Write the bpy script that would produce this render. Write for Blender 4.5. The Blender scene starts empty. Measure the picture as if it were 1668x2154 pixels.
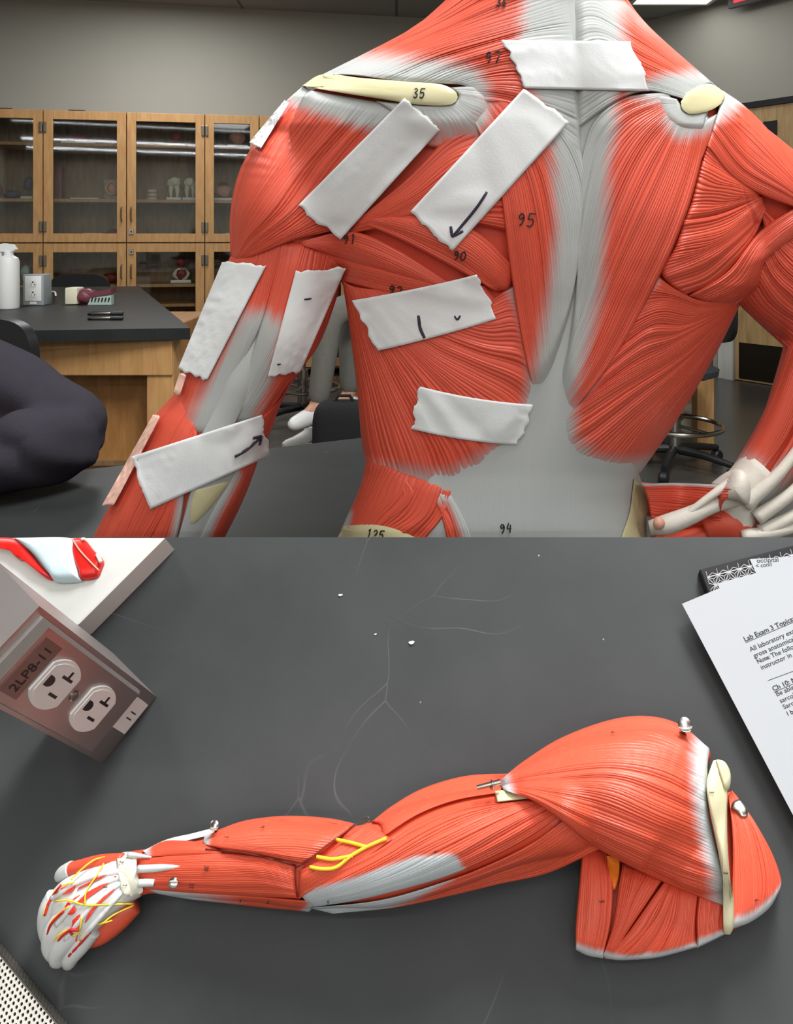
import bpy, bmesh, math, random
import numpy as np
from mathutils import Vector, Matrix
PI = math.pi
rng = np.random.RandomState(7)
random.seed(7)
SC = bpy.context.scene
COL = SC.collection
F, CX, CY, HC = 1700.0, 834.0, 502.0, 1.05      # focal length, principal point, camera height

# ------------------------------------------------------------------ objects
def link(o, parent=None):
    COL.objects.link(o)
    if parent is not None:
        o.parent = parent
    return o

def thing(name, label, cat, loc=(0, 0, 0), rotz=0.0, group=None):
    o = bpy.data.objects.new(name, None)
    o.location = loc
    o.rotation_euler = (0, 0, rotz)
    o.empty_display_size = 0.02
    o['label'] = label
    o['category'] = cat
    if group:
        o['group'] = group
    return link(o)

def tag(o, label, cat, group=None):
    o['label'] = label
    o['category'] = cat
    if group:
        o['group'] = group
    return o

def root_loc(p):
    v = Vector((0, 0, 0))
    while p is not None:
        v += p.location
        p = p.parent
    return v

def mesh_obj(name, V, Fc, m, parent=None, smooth=True, local=False, attr=None, sharp=None):
    """V in world space unless local; the parent chain then only translates."""
    V = np.asarray(V, dtype=np.float64).reshape(-1, 3)
    if parent is not None and not local:
        V = V - np.array(root_loc(parent))
    me = bpy.data.meshes.new(name)
    if isinstance(Fc, np.ndarray):
        nf, k = Fc.shape
        me.vertices.add(len(V))
        me.vertices.foreach_set('co', V.ravel())
        me.loops.add(nf * k)
        me.loops.foreach_set('vertex_index', Fc.ravel().astype(np.int32))
        me.polygons.add(nf)
        me.polygons.foreach_set('loop_start', np.arange(0, nf * k, k, dtype=np.int32))
        me.update(calc_edges=True)
    else:
        me.from_pydata([tuple(v) for v in V], [], Fc)
        me.update()
    me.validate()
    if attr:
        for an, av in attr.items():
            a = me.attributes.new(an, 'FLOAT', 'POINT')
            a.data.foreach_set('value', np.asarray(av, dtype=np.float32).ravel())
    if smooth:
        me.polygons.foreach_set('use_smooth', np.ones(len(me.polygons), dtype=bool))
    if m is not None:
        me.materials.append(m)
    o = bpy.data.objects.new(name, me)
    link(o, parent)
    if sharp is not None and smooth:
        try:
            me.set_sharp_from_angle(angle=math.radians(sharp))
        except Exception:
            pass
    return o

class MB:
    """collects primitive shapes into one mesh"""
    def __init__(s):
        s.V = []; s.F = []
    def add(s, V, Fc):
        b = len(s.V)
        s.V += [tuple(v) for v in V]
        s.F += [tuple(b + i for i in f) for f in Fc]
        return s
    def box(s, c, d, bev=0.0, rot=None):
        bm = bmesh.new()
        bmesh.ops.create_cube(bm, size=1.0)
        bmesh.ops.scale(bm, vec=d, verts=bm.verts)
        if bev > 0:
            bmesh.ops.bevel(bm, geom=list(bm.edges), offset=bev, segments=2, affect='EDGES', profile=0.5)
        if rot is not None:
            bmesh.ops.transform(bm, matrix=rot, verts=bm.verts)
        bmesh.ops.translate(bm, vec=c, verts=bm.verts)
        bm.verts.index_update()
        s.add([v.co[:] for v in bm.verts], [[v.index for v in f.verts] for f in bm.faces])
        bm.free()
        return s
    def tube(s, P, R, n=10, cap=True, closed=False):
        V, Fc = tube_geo(P, R, n, cap, closed)
        return s.add(V, Fc)
    def lathe(s, prof, c=(0, 0, 0), n=24, axis=None):
        """prof: list of (r, z)"""
        V = []; Fc = []
        for r, z in prof:
            for i in range(n):
                a = 2 * PI * i / n
                V.append(Vector((r * math.cos(a), r * math.sin(a), z)))
        for j in range(len(prof) - 1):
            for i in range(n):
                k = (i + 1) % n
                Fc.append((j * n + i, j * n + k, (j + 1) * n + k, (j + 1) * n + i))
        Fc.append(tuple(range(n - 1, -1, -1)))
        Fc.append(tuple(range((len(prof) - 1) * n, len(prof) * n)))
        if axis is not None:
            q = Vector((0, 0, 1)).rotation_difference(Vector(axis).normalized())
            V = [q @ v for v in V]
        V = [v + Vector(c) for v in V]
        return s.add(V, Fc)
    def blob(s, c, r, noise=0.1, seed=0, sub=3, freq=2.0):
        bm = bmesh.new()
        bmesh.ops.create_icosphere(bm, subdivisions=sub, radius=1.0)
        rr = random.Random(seed)
        ph = [(rr.uniform(0, 6.3), rr.uniform(0, 6.3), rr.uniform(0, 6.3)) for _ in range(3)]
        V = []
        for v in bm.verts:
            k = 1 + noise * sum(math.sin(freq * (i + 1) * v.co.x + p[0]) * math.sin(freq * (i + 1) * v.co.y + p[1]) * math.cos(freq * v.co.z + p[2]) for i, p in enumerate(ph))
            V.append((c[0] + v.co.x * r[0] * k, c[1] + v.co.y * r[1] * k, c[2] + v.co.z * r[2] * k))
        bm.verts.index_update()
        s.add(V, [[v.index for v in f.verts] for f in bm.faces])
        bm.free()
        return s
    def prism(s, poly, z0, z1, fn=None):
        """poly: list of 2-D points, extruded between two heights; fn maps (x, y, z) to a point"""
        n = len(poly)
        fn = fn or (lambda x, y, z: (x, y, z))
        V = [fn(x, y, z0) for x, y in poly] + [fn(x, y, z1) for x, y in poly]
        Fc = [tuple(range(n - 1, -1, -1)), tuple(range(n, 2 * n))]
        Fc += [(i, (i + 1) % n, n + (i + 1) % n, n + i) for i in range(n)]
        return s.add(V, Fc)
    def build(s, name, m, parent=None, smooth=True, local=False, sharp=35):
        return mesh_obj(name, s.V, s.F, m, parent, smooth, local, sharp=sharp)

def tube_geo(P, R, n=10, cap=True, closed=False):
    P = [Vector(p) for p in P]
    if not hasattr(R, '__len__'):
        R = [R] * len(P)
    V = []; Fc = []
    up = None
    m = len(P)
    for i, p in enumerate(P):
        if closed:
            t = P[(i + 1) % m] - P[i - 1]
        else:
            t = P[min(i + 1, m - 1)] - P[max(i - 1, 0)]
        t.normalize()
        if up is None:
            up = Vector((0, 0, 1)) if abs(t.z) < 0.9 else Vector((1, 0, 0))
        a = (up - t * up.dot(t))
        if a.length < 1e-6:
            a = t.orthogonal()
        a.normalize()
        b = t.cross(a)
        up = a
        for k in range(n):
            w = 2 * PI * k / n
            V.append(p + (a * math.cos(w) + b * math.sin(w)) * R[i])
    for i in range(m if closed else m - 1):
        j = (i + 1) % m
        for k in range(n):
            l = (k + 1) % n
            Fc.append((i * n + k, i * n + l, j * n + l, j * n + k))
    if cap and not closed:
        Fc.append(tuple(range(n - 1, -1, -1)))
        Fc.append(tuple(range((m - 1) * n, m * n)))
    return V, Fc

# ------------------------------------------------------------------ splines
def cr(P, n, arc=True):
    """Catmull-Rom through the rows of P, resampled to n points"""
    P = np.asarray(P, dtype=float)
    if len(P) == 1:
        return np.repeat(P, n, 0)
    Q = np.vstack([2 * P[0] - P[1], P, 2 * P[-1] - P[-2]])
    m = len(P) - 1
    def ev(u):
        i = np.clip(u.astype(int), 0, m - 1)
        f = (u - i)[:, None]
        p0, p1, p2, p3 = Q[i], Q[i + 1], Q[i + 2], Q[i + 3]
        return 0.5 * (2 * p1 + (p2 - p0) * f + (2 * p0 - 5 * p1 + 4 * p2 - p3) * f ** 2 + (3 * p1 - p0 - 3 * p2 + p3) * f ** 3)
    if not arc:
        return ev(np.linspace(0, m, n))
    u = np.linspace(0, m, 40 * m + 1)
    S = ev(u)
    L = np.concatenate([[0], np.cumsum(np.linalg.norm(np.diff(S[:, :2], axis=0), axis=1))])
    if L[-1] < 1e-9:
        return np.repeat(P[:1], n, 0)
    return ev(np.interp(np.linspace(0, L[-1], n), L, u))

def sstep(x):
    x = np.clip(x, 0, 1)
    return x * x * (3 - 2 * x)

def pl_field(X, Y, P):
    """nearest distance to polyline P (x, y, a, b ...) and the other columns interpolated there"""
    P = np.asarray(P, dtype=float)
    best = np.full(X.shape, 1e18)
    out = [np.zeros(X.shape) for _ in range(P.shape[1] - 2)]
    if len(P) == 1:
        P = np.vstack([P, P + 1e-6])
    for a, b in zip(P[:-1], P[1:]):
        d = b[:2] - a[:2]
        t = np.clip(((X - a[0]) * d[0] + (Y - a[1]) * d[1]) / max(d @ d, 1e-12), 0, 1)
        q = np.hypot(X - a[0] - t * d[0], Y - a[1] - t * d[1])
        mk = q < best
        best = np.where(mk, q, best)
        for k in range(len(out)):
            out[k] = np.where(mk, a[k + 2] + t * (b[k + 2] - a[k + 2]), out[k])
    return best, out

# ------------------------------------------------------------------ two working frames
def UP(px, py, Y):
    px, py, Y = np.broadcast_arrays(np.asarray(px, float), np.asarray(py, float), np.asarray(Y, float))
    return np.stack([(px - CX) * Y / F, Y, HC + (CY - py) * Y / F], -1)

def on_z(px, py, z):
    Y = (HC - z) * F / (py - CY)
    return Vector(((px - CX) * Y / F, Y, z))

NSL = Vector((-(1150 - CX) / F, -1.0, (2100 - CY) / F))     # slab normal (not unit)
NLEN = NSL.length
NU = NSL / NLEN
CSL = 0.779
KL = 0.000281
KU = 0.70 / F
YF = 0.70
def LO(px, py, h):
    """point of the lab slab's space: a sight line met at height h (in units of KL) above the slab top"""
    px, py, h = np.broadcast_arrays(np.asarray(px, float), np.asarray(py, float), np.asarray(h, float))
    rx = (px - CX) / F
    rz = -(py - CY) / F
    den = -(NSL.x * rx + NSL.y + NSL.z * rz)
    Y = (CSL - h * KL * NLEN) / den
    return np.stack([rx * Y, Y, HC + rz * Y], -1)
# ------------------------------------------------------------------ materials
def s2l(c):
    c = c / 255.0
    return c / 12.92 if c <= 0.04045 else ((c + 0.055) / 1.055) ** 2.4
def rgb(r, g, b):
    return (s2l(r), s2l(g), s2l(b), 1.0)

def mat(name, col, rough=0.5, metal=0.0, spec=0.5, noise=0.0, nscale=20.0, bump=0.0, bscale=200.0, emit=None, coat=0.0):
    m = bpy.data.materials.new(name)
    m.use_nodes = True
    nt = m.node_tree
    b = nt.nodes['Principled BSDF']
    b.inputs['Roughness'].default_value = rough
    b.inputs['Metallic'].default_value = metal
    b.inputs['Specular IOR Level'].default_value = spec
    b.inputs['Coat Weight'].default_value = coat
    tc = nt.nodes.new('ShaderNodeTexCoord')
    if noise > 0:
        n = nt.nodes.new('ShaderNodeTexNoise')
        n.inputs['Scale'].default_value = nscale
        n.inputs['Detail'].default_value = 5
        nt.links.new(tc.outputs['Object'], n.inputs['Vector'])
        mx = nt.nodes.new('ShaderNodeMix'); mx.data_type = 'RGBA'
        mx.inputs[6].default_value = tuple(c * (1 - noise) for c in col[:3]) + (1,)
        mx.inputs[7].default_value = tuple(min(1, c * (1 + noise)) for c in col[:3]) + (1,)
        nt.links.new(n.outputs['Fac'], mx.inputs[0])
        nt.links.new(mx.outputs[2], b.inputs['Base Color'])
    else:
        b.inputs['Base Color'].default_value = col
    if bump > 0:
        n2 = nt.nodes.new('ShaderNodeTexNoise')
        n2.inputs['Scale'].default_value = bscale
        n2.inputs['Detail'].default_value = 4
        nt.links.new(tc.outputs['Object'], n2.inputs['Vector'])
        bp = nt.nodes.new('ShaderNodeBump')
        bp.inputs['Strength'].default_value = bump
        bp.inputs['Distance'].default_value = 0.002
        nt.links.new(n2.outputs['Fac'], bp.inputs['Height'])
        nt.links.new(bp.outputs['Normal'], b.inputs['Normal'])
    if emit:
        b.inputs['Emission Color'].default_value = emit[0]
        b.inputs['Emission Strength'].default_value = emit[1]
    return m

def muscle_mat(name, red, tendon, rough=0.4, spec=0.5, var=0.10):
    """painted plastic: the paint goes from muscle red to tendon grey by the 'tendon' attribute, cream by 'bone'"""
    m = bpy.data.materials.new(name)
    m.use_nodes = True
    nt = m.node_tree
    b = nt.nodes['Principled BSDF']
    b.inputs['Roughness'].default_value = rough
    b.inputs['Specular IOR Level'].default_value = spec
    at = nt.nodes.new('ShaderNodeAttribute'); at.attribute_name = 'tendon'
    tc = nt.nodes.new('ShaderNodeTexCoord')
    n = nt.nodes.new('ShaderNodeTexNoise')
    n.inputs['Scale'].default_value = 18
    n.inputs['Detail'].default_value = 6
    nt.links.new(tc.outputs['Object'], n.inputs['Vector'])
    mx = nt.nodes.new('ShaderNodeMix'); mx.data_type = 'RGBA'
    mx.inputs[6].default_value = tuple(c * (1 - var) for c in red[:3]) + (1,)
    mx.inputs[7].default_value = tuple(min(1, c * (1 + var)) for c in red[:3]) + (1,)
    nt.links.new(n.outputs['Fac'], mx.inputs[0])
    m2 = nt.nodes.new('ShaderNodeMix'); m2.data_type = 'RGBA'
    nt.links.new(at.outputs['Fac'], m2.inputs[0])
    nt.links.new(mx.outputs[2], m2.inputs[6])
    m2.inputs[7].default_value = tendon
    nt.links.new(m2.outputs[2], b.inputs['Base Color'])
    n2 = nt.nodes.new('ShaderNodeTexNoise')
    n2.inputs['Scale'].default_value = 900
    n2.inputs['Detail'].default_value = 3
    nt.links.new(tc.outputs['Object'], n2.inputs['Vector'])
    bp = nt.nodes.new('ShaderNodeBump')
    bp.inputs['Strength'].default_value = 0.12
    bp.inputs['Distance'].default_value = 0.001
    nt.links.new(n2.outputs['Fac'], bp.inputs['Height'])
    nt.links.new(bp.outputs['Normal'], b.inputs['Normal'])
    return m

def wood_mat(name, c1, c2, rough=0.45, scale=(3, 3, 0.5), dist=4.0):
    m = bpy.data.materials.new(name)
    m.use_nodes = True
    nt = m.node_tree
    b = nt.nodes['Principled BSDF']
    b.inputs['Roughness'].default_value = rough
    tc = nt.nodes.new('ShaderNodeTexCoord')
    mp = nt.nodes.new('ShaderNodeMapping')
    mp.inputs['Scale'].default_value = scale
    nt.links.new(tc.outputs['Object'], mp.inputs['Vector'])
    n = nt.nodes.new('ShaderNodeTexNoise')
    n.inputs['Scale'].default_value = 14
    n.inputs['Detail'].default_value = 7
    n.inputs['Distortion'].default_value = 0.6
    nt.links.new(mp.outputs['Vector'], n.inputs['Vector'])
    r = nt.nodes.new('ShaderNodeValToRGB')
    r.color_ramp.elements[0].position = 0.35
    r.color_ramp.elements[1].position = 0.68
    r.color_ramp.elements[0].color = c1
    r.color_ramp.elements[1].color = c2
    nt.links.new(n.outputs['Fac'], r.inputs['Fac'])
    nt.links.new(r.outputs['Color'], b.inputs['Base Color'])
    return m

def slab_mat(name, base, light, rough):
    """black resin: scuffs, scratches and grime with shapes of their own"""
    m = bpy.data.materials.new(name)
    m.use_nodes = True
    nt = m.node_tree; N = nt.nodes; L = nt.links
    b = N['Principled BSDF']; b.inputs['Specular IOR Level'].default_value = 0.20
    tc = N.new('ShaderNodeTexCoord')
    n = N.new('ShaderNodeTexNoise'); n.inputs['Scale'].default_value = 5; n.inputs['Detail'].default_value = 8
    n.inputs['Roughness'].default_value = 0.62
    L.new(tc.outputs['Object'], n.inputs['Vector'])
    mx = N.new('ShaderNodeMix'); mx.data_type = 'RGBA'
    mx.inputs[6].default_value = base; mx.inputs[7].default_value = light
    L.new(n.outputs['Fac'], mx.inputs[0])
    # thin scratches: narrow bands of warped Voronoi edges, broken up by noise
    v = N.new('ShaderNodeTexVoronoi'); v.feature = 'DISTANCE_TO_EDGE'; v.inputs['Scale'].default_value = 9
    nd = N.new('ShaderNodeTexNoise'); nd.inputs['Scale'].default_value = 3; nd.inputs['Detail'].default_value = 3
    L.new(tc.outputs['Object'], nd.inputs['Vector'])
    va = N.new('ShaderNodeVectorMath'); va.operation = 'MULTIPLY_ADD'
    L.new(nd.outputs['Color'], va.inputs[0]); va.inputs[1].default_value = (0.6, 0.6, 0.6)
    L.new(tc.outputs['Object'], va.inputs[2]); L.new(va.outputs[0], v.inputs['Vector'])
    lt = N.new('ShaderNodeMapRange'); lt.inputs['From Min'].default_value = 0.0; lt.inputs['From Max'].default_value = 0.006
    lt.inputs['To Min'].default_value = 1.0; lt.inputs['To Max'].default_value = 0.0
    L.new(v.outputs['Distance'], lt.inputs['Value'])
    nb = N.new('ShaderNodeTexNoise'); nb.inputs['Scale'].default_value = 11
    L.new(tc.outputs['Object'], nb.inputs['Vector'])
    gt = N.new('ShaderNodeMapRange'); gt.inputs['From Min'].default_value = 0.56; gt.inputs['From Max'].default_value = 0.7
    L.new(nb.outputs['Fac'], gt.inputs['Value'])
    ml = N.new('ShaderNodeMath'); ml.operation = 'MULTIPLY'
    L.new(lt.outputs['Result'], ml.inputs[0]); L.new(gt.outputs['Result'], ml.inputs[1])
    ms = N.new('ShaderNodeMath'); ms.operation = 'MULTIPLY'; ms.inputs[1].default_value = 0.14
    L.new(ml.outputs[0], ms.inputs[0])
    # specks
    v2 = N.new('ShaderNodeTexVoronoi'); v2.inputs['Scale'].default_value = 60
    L.new(tc.outputs['Object'], v2.inputs['Vector'])
    sp = N.new('ShaderNodeMath'); sp.operation = 'LESS_THAN'; sp.inputs[1].default_value = 0.05
    L.new(v2.outputs['Distance'], sp.inputs[0])
    ch = N.new('ShaderNodeSeparateColor'); L.new(v2.outputs['Color'], ch.inputs[0])
    g2 = N.new('ShaderNodeMath'); g2.operation = 'GREATER_THAN'; g2.inputs[1].default_value = 0.86
    L.new(ch.outputs[0], g2.inputs[0])
    m3 = N.new('ShaderNodeMath'); m3.operation = 'MULTIPLY'; L.new(sp.outputs[0], m3.inputs[0]); L.new(g2.outputs[0], m3.inputs[1])
    m4 = N.new('ShaderNodeMath'); m4.operation = 'MULTIPLY'; m4.inputs[1].default_value = 0.5; L.new(m3.outputs[0], m4.inputs[0])
    mm = N.new('ShaderNodeMath'); mm.operation = 'MAXIMUM'; L.new(ms.outputs[0], mm.inputs[0]); L.new(m4.outputs[0], mm.inputs[1])
    m5 = N.new('ShaderNodeMix'); m5.data_type = 'RGBA'
    L.new(mm.outputs[0], m5.inputs[0]); L.new(mx.outputs[2], m5.inputs[6]); m5.inputs[7].default_value = (0.45, 0.45, 0.43, 1)
    L.new(m5.outputs[2], b.inputs['Base Color'])
    rr = N.new('ShaderNodeMapRange'); rr.inputs['To Min'].default_value = rough - 0.08; rr.inputs['To Max'].default_value = rough + 0.12
    L.new(n.outputs['Fac'], rr.inputs['Value']); L.new(rr.outputs['Result'], b.inputs['Roughness'])
    return m

def grid_mat(name, col, line, w, size, rough=0.9):
    m = bpy.data.materials.new(name); m.use_nodes = True
    nt = m.node_tree; b = nt.nodes['Principled BSDF']; b.inputs['Roughness'].default_value = rough
    tc = nt.nodes.new('ShaderNodeTexCoord')
    t = nt.nodes.new('ShaderNodeTexBrick')
    t.offset = 0.0
    t.inputs['Color1'].default_value = col; t.inputs['Color2'].default_value = tuple(c * 0.96 for c in col[:3]) + (1,)
    t.inputs['Mortar'].default_value = line
    t.inputs['Scale'].default_value = 1.0
    t.inputs['Mortar Size'].default_value = w
    t.inputs['Brick Width'].default_value = size[0]; t.inputs['Row Height'].default_value = size[1]
    nt.links.new(tc.outputs['Object'], t.inputs['Vector'])
    nt.links.new(t.outputs['Color'], b.inputs['Base Color'])
    return m

def glass_mat(name):
    m = bpy.data.materials.new(name); m.use_nodes = True
    nt = m.node_tree; N = nt.nodes
    N.remove(N['Principled BSDF'])
    out = N['Material Output']
    tr = N.new('ShaderNodeBsdfTransparent'); tr.inputs[0].default_value = (0.93, 0.95, 0.94, 1)
    gl = N.new('ShaderNodeBsdfGlossy'); gl.inputs['Roughness'].default_value = 0.03
    fr = N.new('ShaderNodeFresnel'); fr.inputs['IOR'].default_value = 1.5
    mx = N.new('ShaderNodeMixShader')
    nt.links.new(fr.outputs[0], mx.inputs[0]); nt.links.new(tr.outputs[0], mx.inputs[1]); nt.links.new(gl.outputs[0], mx.inputs[2])
    nt.links.new(mx.outputs[0], out.inputs['Surface'])
    return m

M = {}
TENDON = rgb(172, 174, 171)
M['muscle'] = muscle_mat('torso_paint', rgb(208, 82, 60), TENDON, 0.42, 0.36, 0.12)
M['muscle2'] = muscle_mat('arm_paint', rgb(212, 84, 58), rgb(184, 190, 192), 0.40, 0.36, 0.05)
M['cream'] = mat('bone_paint', rgb(196, 188, 146), 0.5, noise=0.05, nscale=30)
M['cream2'] = mat('bone_paint_arm', rgb(204, 196, 160), 0.5, noise=0.04, nscale=30)
M['hand'] = mat('tendon_paint', rgb(205, 207, 205), 0.45, noise=0.05, nscale=60)
M['hand_grey'] = mat('tendon_paint_torso_hand', rgb(205, 198, 186), 0.55, noise=0.08, nscale=120, bump=0.2, bscale=300)
M['vessel_red'] = mat('artery_paint', rgb(190, 24, 14), 0.4)
M['patch_red'] = mat('interosseous_paint', rgb(222, 60, 40), 0.42)
M['nerve'] = mat('nerve_paint', rgb(240, 205, 50), 0.4)
M['fat'] = mat('orange_fat_paint', rgb(226, 120, 30), 0.4, noise=0.25, nscale=140, bump=0.8, bscale=160)
M['tape'] = mat('paper_tape', rgb(216, 217, 216), 0.85, spec=0.2, noise=0.04, nscale=40, bump=0.08, bscale=500)
M['tape_pink'] = mat('thin_pink_tape', rgb(222, 176, 158), 0.8, noise=0.04, nscale=30)
M['ink'] = mat('marker_ink', rgb(38, 26, 48), 0.6)
M['ink_black'] = mat('pencil_ink', rgb(24, 20, 20), 0.6)
M['chrome'] = mat('polished_metal', rgb(170, 164, 156), 0.22, metal=1.0)
M['steel'] = mat('brushed_steel', rgb(172, 164, 160), 0.42, metal=0.9, noise=0.06, nscale=90)
M['slab'] = slab_mat('black_resin', rgb(34, 36, 37), rgb(74, 76, 76), 0.46)
M['table_top'] = slab_mat('black_resin_table', rgb(24, 26, 26), rgb(44, 47, 46), 0.45)
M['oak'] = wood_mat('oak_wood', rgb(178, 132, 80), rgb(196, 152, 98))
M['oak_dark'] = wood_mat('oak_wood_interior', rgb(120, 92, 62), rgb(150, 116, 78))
M['oak_panel'] = wood_mat('oak_panel', rgb(150, 104, 56), rgb(176, 126, 70))
M['wall'] = mat('painted_wall', rgb(172, 170, 160), 0.9, noise=0.03, nscale=3, bump=0.1, bscale=150)
M['white_paint'] = mat('white_paint', rgb(214, 214, 208), 0.6)
M['ceil'] = grid_mat('ceiling_tile', rgb(150, 148, 143), rgb(104, 102, 98), 0.012, (1.2, 0.6))
M['floor'] = mat('polished_dark_floor', rgb(74, 72, 68), 0.28, noise=0.12, nscale=5)
M['glass'] = glass_mat('clear_glass')
M['black'] = mat('black_plastic', rgb(22, 23, 25), 0.45)
M['black_soft'] = mat('black_fabric', rgb(20, 20, 22), 0.85, bump=0.2, bscale=300)
M['dark_grey'] = mat('dark_grey_plastic', rgb(52, 56, 62), 0.5)
M['white_plastic'] = mat('white_plastic', rgb(232, 233, 230), 0.4)
M['paper'] = mat('white_paper', rgb(166, 168, 171), 0.8, spec=0.2)
M['print'] = mat('print_ink', rgb(40, 42, 46), 0.8)
M['sweater'] = mat('charcoal_fleece', rgb(46, 44, 50), 0.95, spec=0.05, noise=0.10, nscale=60, bump=0.35, bscale=700)
M['jeans'] = mat('grey_trouser', rgb(116, 114, 106), 0.9, noise=0.15, nscale=60)
M['skin'] = mat('skin', rgb(196, 146, 118), 0.5)
M['hair'] = mat('dark_hair', rgb(36, 26, 20), 0.6)
M['navy'] = mat('navy_trouser', rgb(34, 38, 56), 0.9)
M['sole'] = mat('pale_shoe_sole', rgb(196, 188, 168), 0.8, noise=0.1, nscale=50)
M['hinge'] = mat('dull_metal', rgb(120, 112, 100), 0.35, metal=0.9)
M['pink'] = mat('pink_model', rgb(206, 150, 128), 0.5, noise=0.15, nscale=30)
M['redbrown'] = mat('dark_red_model', rgb(132, 50, 46), 0.5, noise=0.25, nscale=40)
M['blue_model'] = mat('blue_grey_model', rgb(92, 90, 120), 0.5, noise=0.3, nscale=40)
M['tooth'] = mat('ivory_model', rgb(226, 222, 196), 0.4, noise=0.06, nscale=30)
M['box_grey'] = mat('grey_box', rgb(150, 158, 160), 0.5)
M['plum'] = mat('plum_model', rgb(116, 58, 68), 0.35)
M['mint'] = mat('mint_model', rgb(176, 196, 186), 0.5)
M['exit_red'] = mat('exit_letters', rgb(230, 50, 60), 0.5, emit=(rgb(235, 40, 60), 1.4))
M['exit_box'] = mat('exit_housing', rgb(70, 62, 60), 0.5)
M['kick'] = mat('bronze_kick_plate', rgb(58, 52, 44), 0.35, metal=0.7)
M['red_paint'] = mat('bright_red_model', rgb(205, 26, 20), 0.3, noise=0.12, nscale=50)
M['pale_blue'] = mat('pale_blue_model', rgb(190, 208, 212), 0.35, noise=0.08, nscale=40)
M['panel_lamp'] = mat('panel_diffuser', rgb(245, 246, 250), 0.5, emit=((1.0, 0.985, 0.95, 1), 2.6))
M['band'] = mat('wrist_band_paint', rgb(206, 204, 186), 0.5)
M['seam'] = mat('dark_seam', rgb(92, 28, 18), 0.6)
M['lamp'] = mat('lamp_diffuser', rgb(245, 246, 250), 0.5, emit=((0.99, 0.99, 1.0, 1), 12.0))
M['label_dark'] = mat('clear_label_strip', rgb(108, 86, 78), 0.3)
M['brown_glass'] = mat('brown_glass', rgb(70, 26, 14), 0.1)
# ------------------------------------------------------------------ anatomical surfaces
class Field:
    """a body made of tubes (x, y, radius, centre height) and an optional trunk; heights point to the viewer"""
    def __init__(s, tubes, rows=None, flat=1.0, soft=14.0, mapf=None, extra=None):
        s.tubes = [cr(np.asarray(t, float), 5 * len(t)) for t in tubes]; s.rows = rows; s.flat = flat; s.soft = soft; s.mapf = mapf; s.extra = extra
        s.g0 = (-300, -300); s.cell = 3.0; s.nx = 760; s.ny = 900
        s.H = np.full((s.ny, s.nx), -1e9)
    def base(s, X, Y):
        X = np.asarray(X, float); Y = np.asarray(Y, float)
        hs = []
        for tb in s.tubes:
            d, (r, hc, fl) = pl_field(X, Y, tb)
            q = d / r
            h = np.where(q < 1, hc + fl * r * np.sqrt(np.maximum(0, 1 - np.minimum(q, 1) ** 2)), hc - (q - 1) * r * 1.2)
            hs.append(h)
        if s.rows is not None:
            R = s.rows
            xl = np.interp(Y, R[:, 0], R[:, 1]); xr = np.interp(Y, R[:, 0], R[:, 2])
            hc = np.interp(Y, R[:, 0], R[:, 3]); dp = np.interp(Y, R[:, 0], R[:, 4])
            c = (xl + xr) / 2; w = (xr - xl) / 2
            q = np.abs(X - c) / w
            h = np.where(q < 1, hc + dp * np.maximum(0, 1 - np.minimum(q, 1) ** 2.5) ** (1 / 2.3), hc - (q - 1) * w * 1.2)
            hs.append(h)
        A = np.stack(hs)
        k = s.soft
        mx = A.max(0)
        h = mx + k * np.log(np.exp(np.maximum((A - mx) / k, -60)).sum(0)) - 0
        h = np.minimum(h, mx + k * 0.7)
        if s.extra is not None:
            h = h + s.extra(X, Y)
        return h
    def splat(s, X, Y, h):
        i = ((X - s.g0[0]) / s.cell).astype(int).ravel(); j = ((Y - s.g0[1]) / s.cell).astype(int).ravel()
        ok = (i >= 0) & (i < s.nx) & (j >= 0) & (j < s.ny)
        np.maximum.at(s.H, (j[ok], i[ok]), h.ravel()[ok])
    def finish(s):
        yy, xx = np.mgrid[0:s.ny, 0:s.nx]
        B = s.base(xx * s.cell + s.g0[0], yy * s.cell + s.g0[1])
        for _ in range(3):
            H = s.H
            hole = H < -1e8
            D = H.copy()
            for dy in (-1, 0, 1):
                for dx in (-1, 0, 1):
                    D = np.maximum(D, np.roll(np.roll(H, dy, 0), dx, 1))
            s.H = np.where(hole, D, H)
        s.H = np.maximum(s.H, B)
    def at(s, X, Y, grow=0):
        X = np.asarray(X, float); Y = np.asarray(Y, float)
        u = (X - s.g0[0]) / s.cell; v = (Y - s.g0[1]) / s.cell
        i = np.clip(np.round(u).astype(int), 0, s.nx - 1); j = np.clip(np.round(v).astype(int), 0, s.ny - 1)
        best = s.H[j, i]
        for dy in range(-grow, grow + 1):
            for dx in range(-grow, grow + 1):
                best = np.maximum(best, s.H[np.clip(j + dy, 0, s.ny - 1), np.clip(i + dx, 0, s.nx - 1)])
        return best

def zone_w(X, Y, zones, jit):
    w = np.zeros(X.shape)
    for z in zones:
        pts, soft = z[0], z[1]
        amt = z[2] if len(z) > 2 else 1.0
        d, (r,) = pl_field(X, Y, pts)
        w = np.maximum(w, amt * sstep(1 - (d + jit * soft * 0.5 - r) / soft))
    return w

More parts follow.
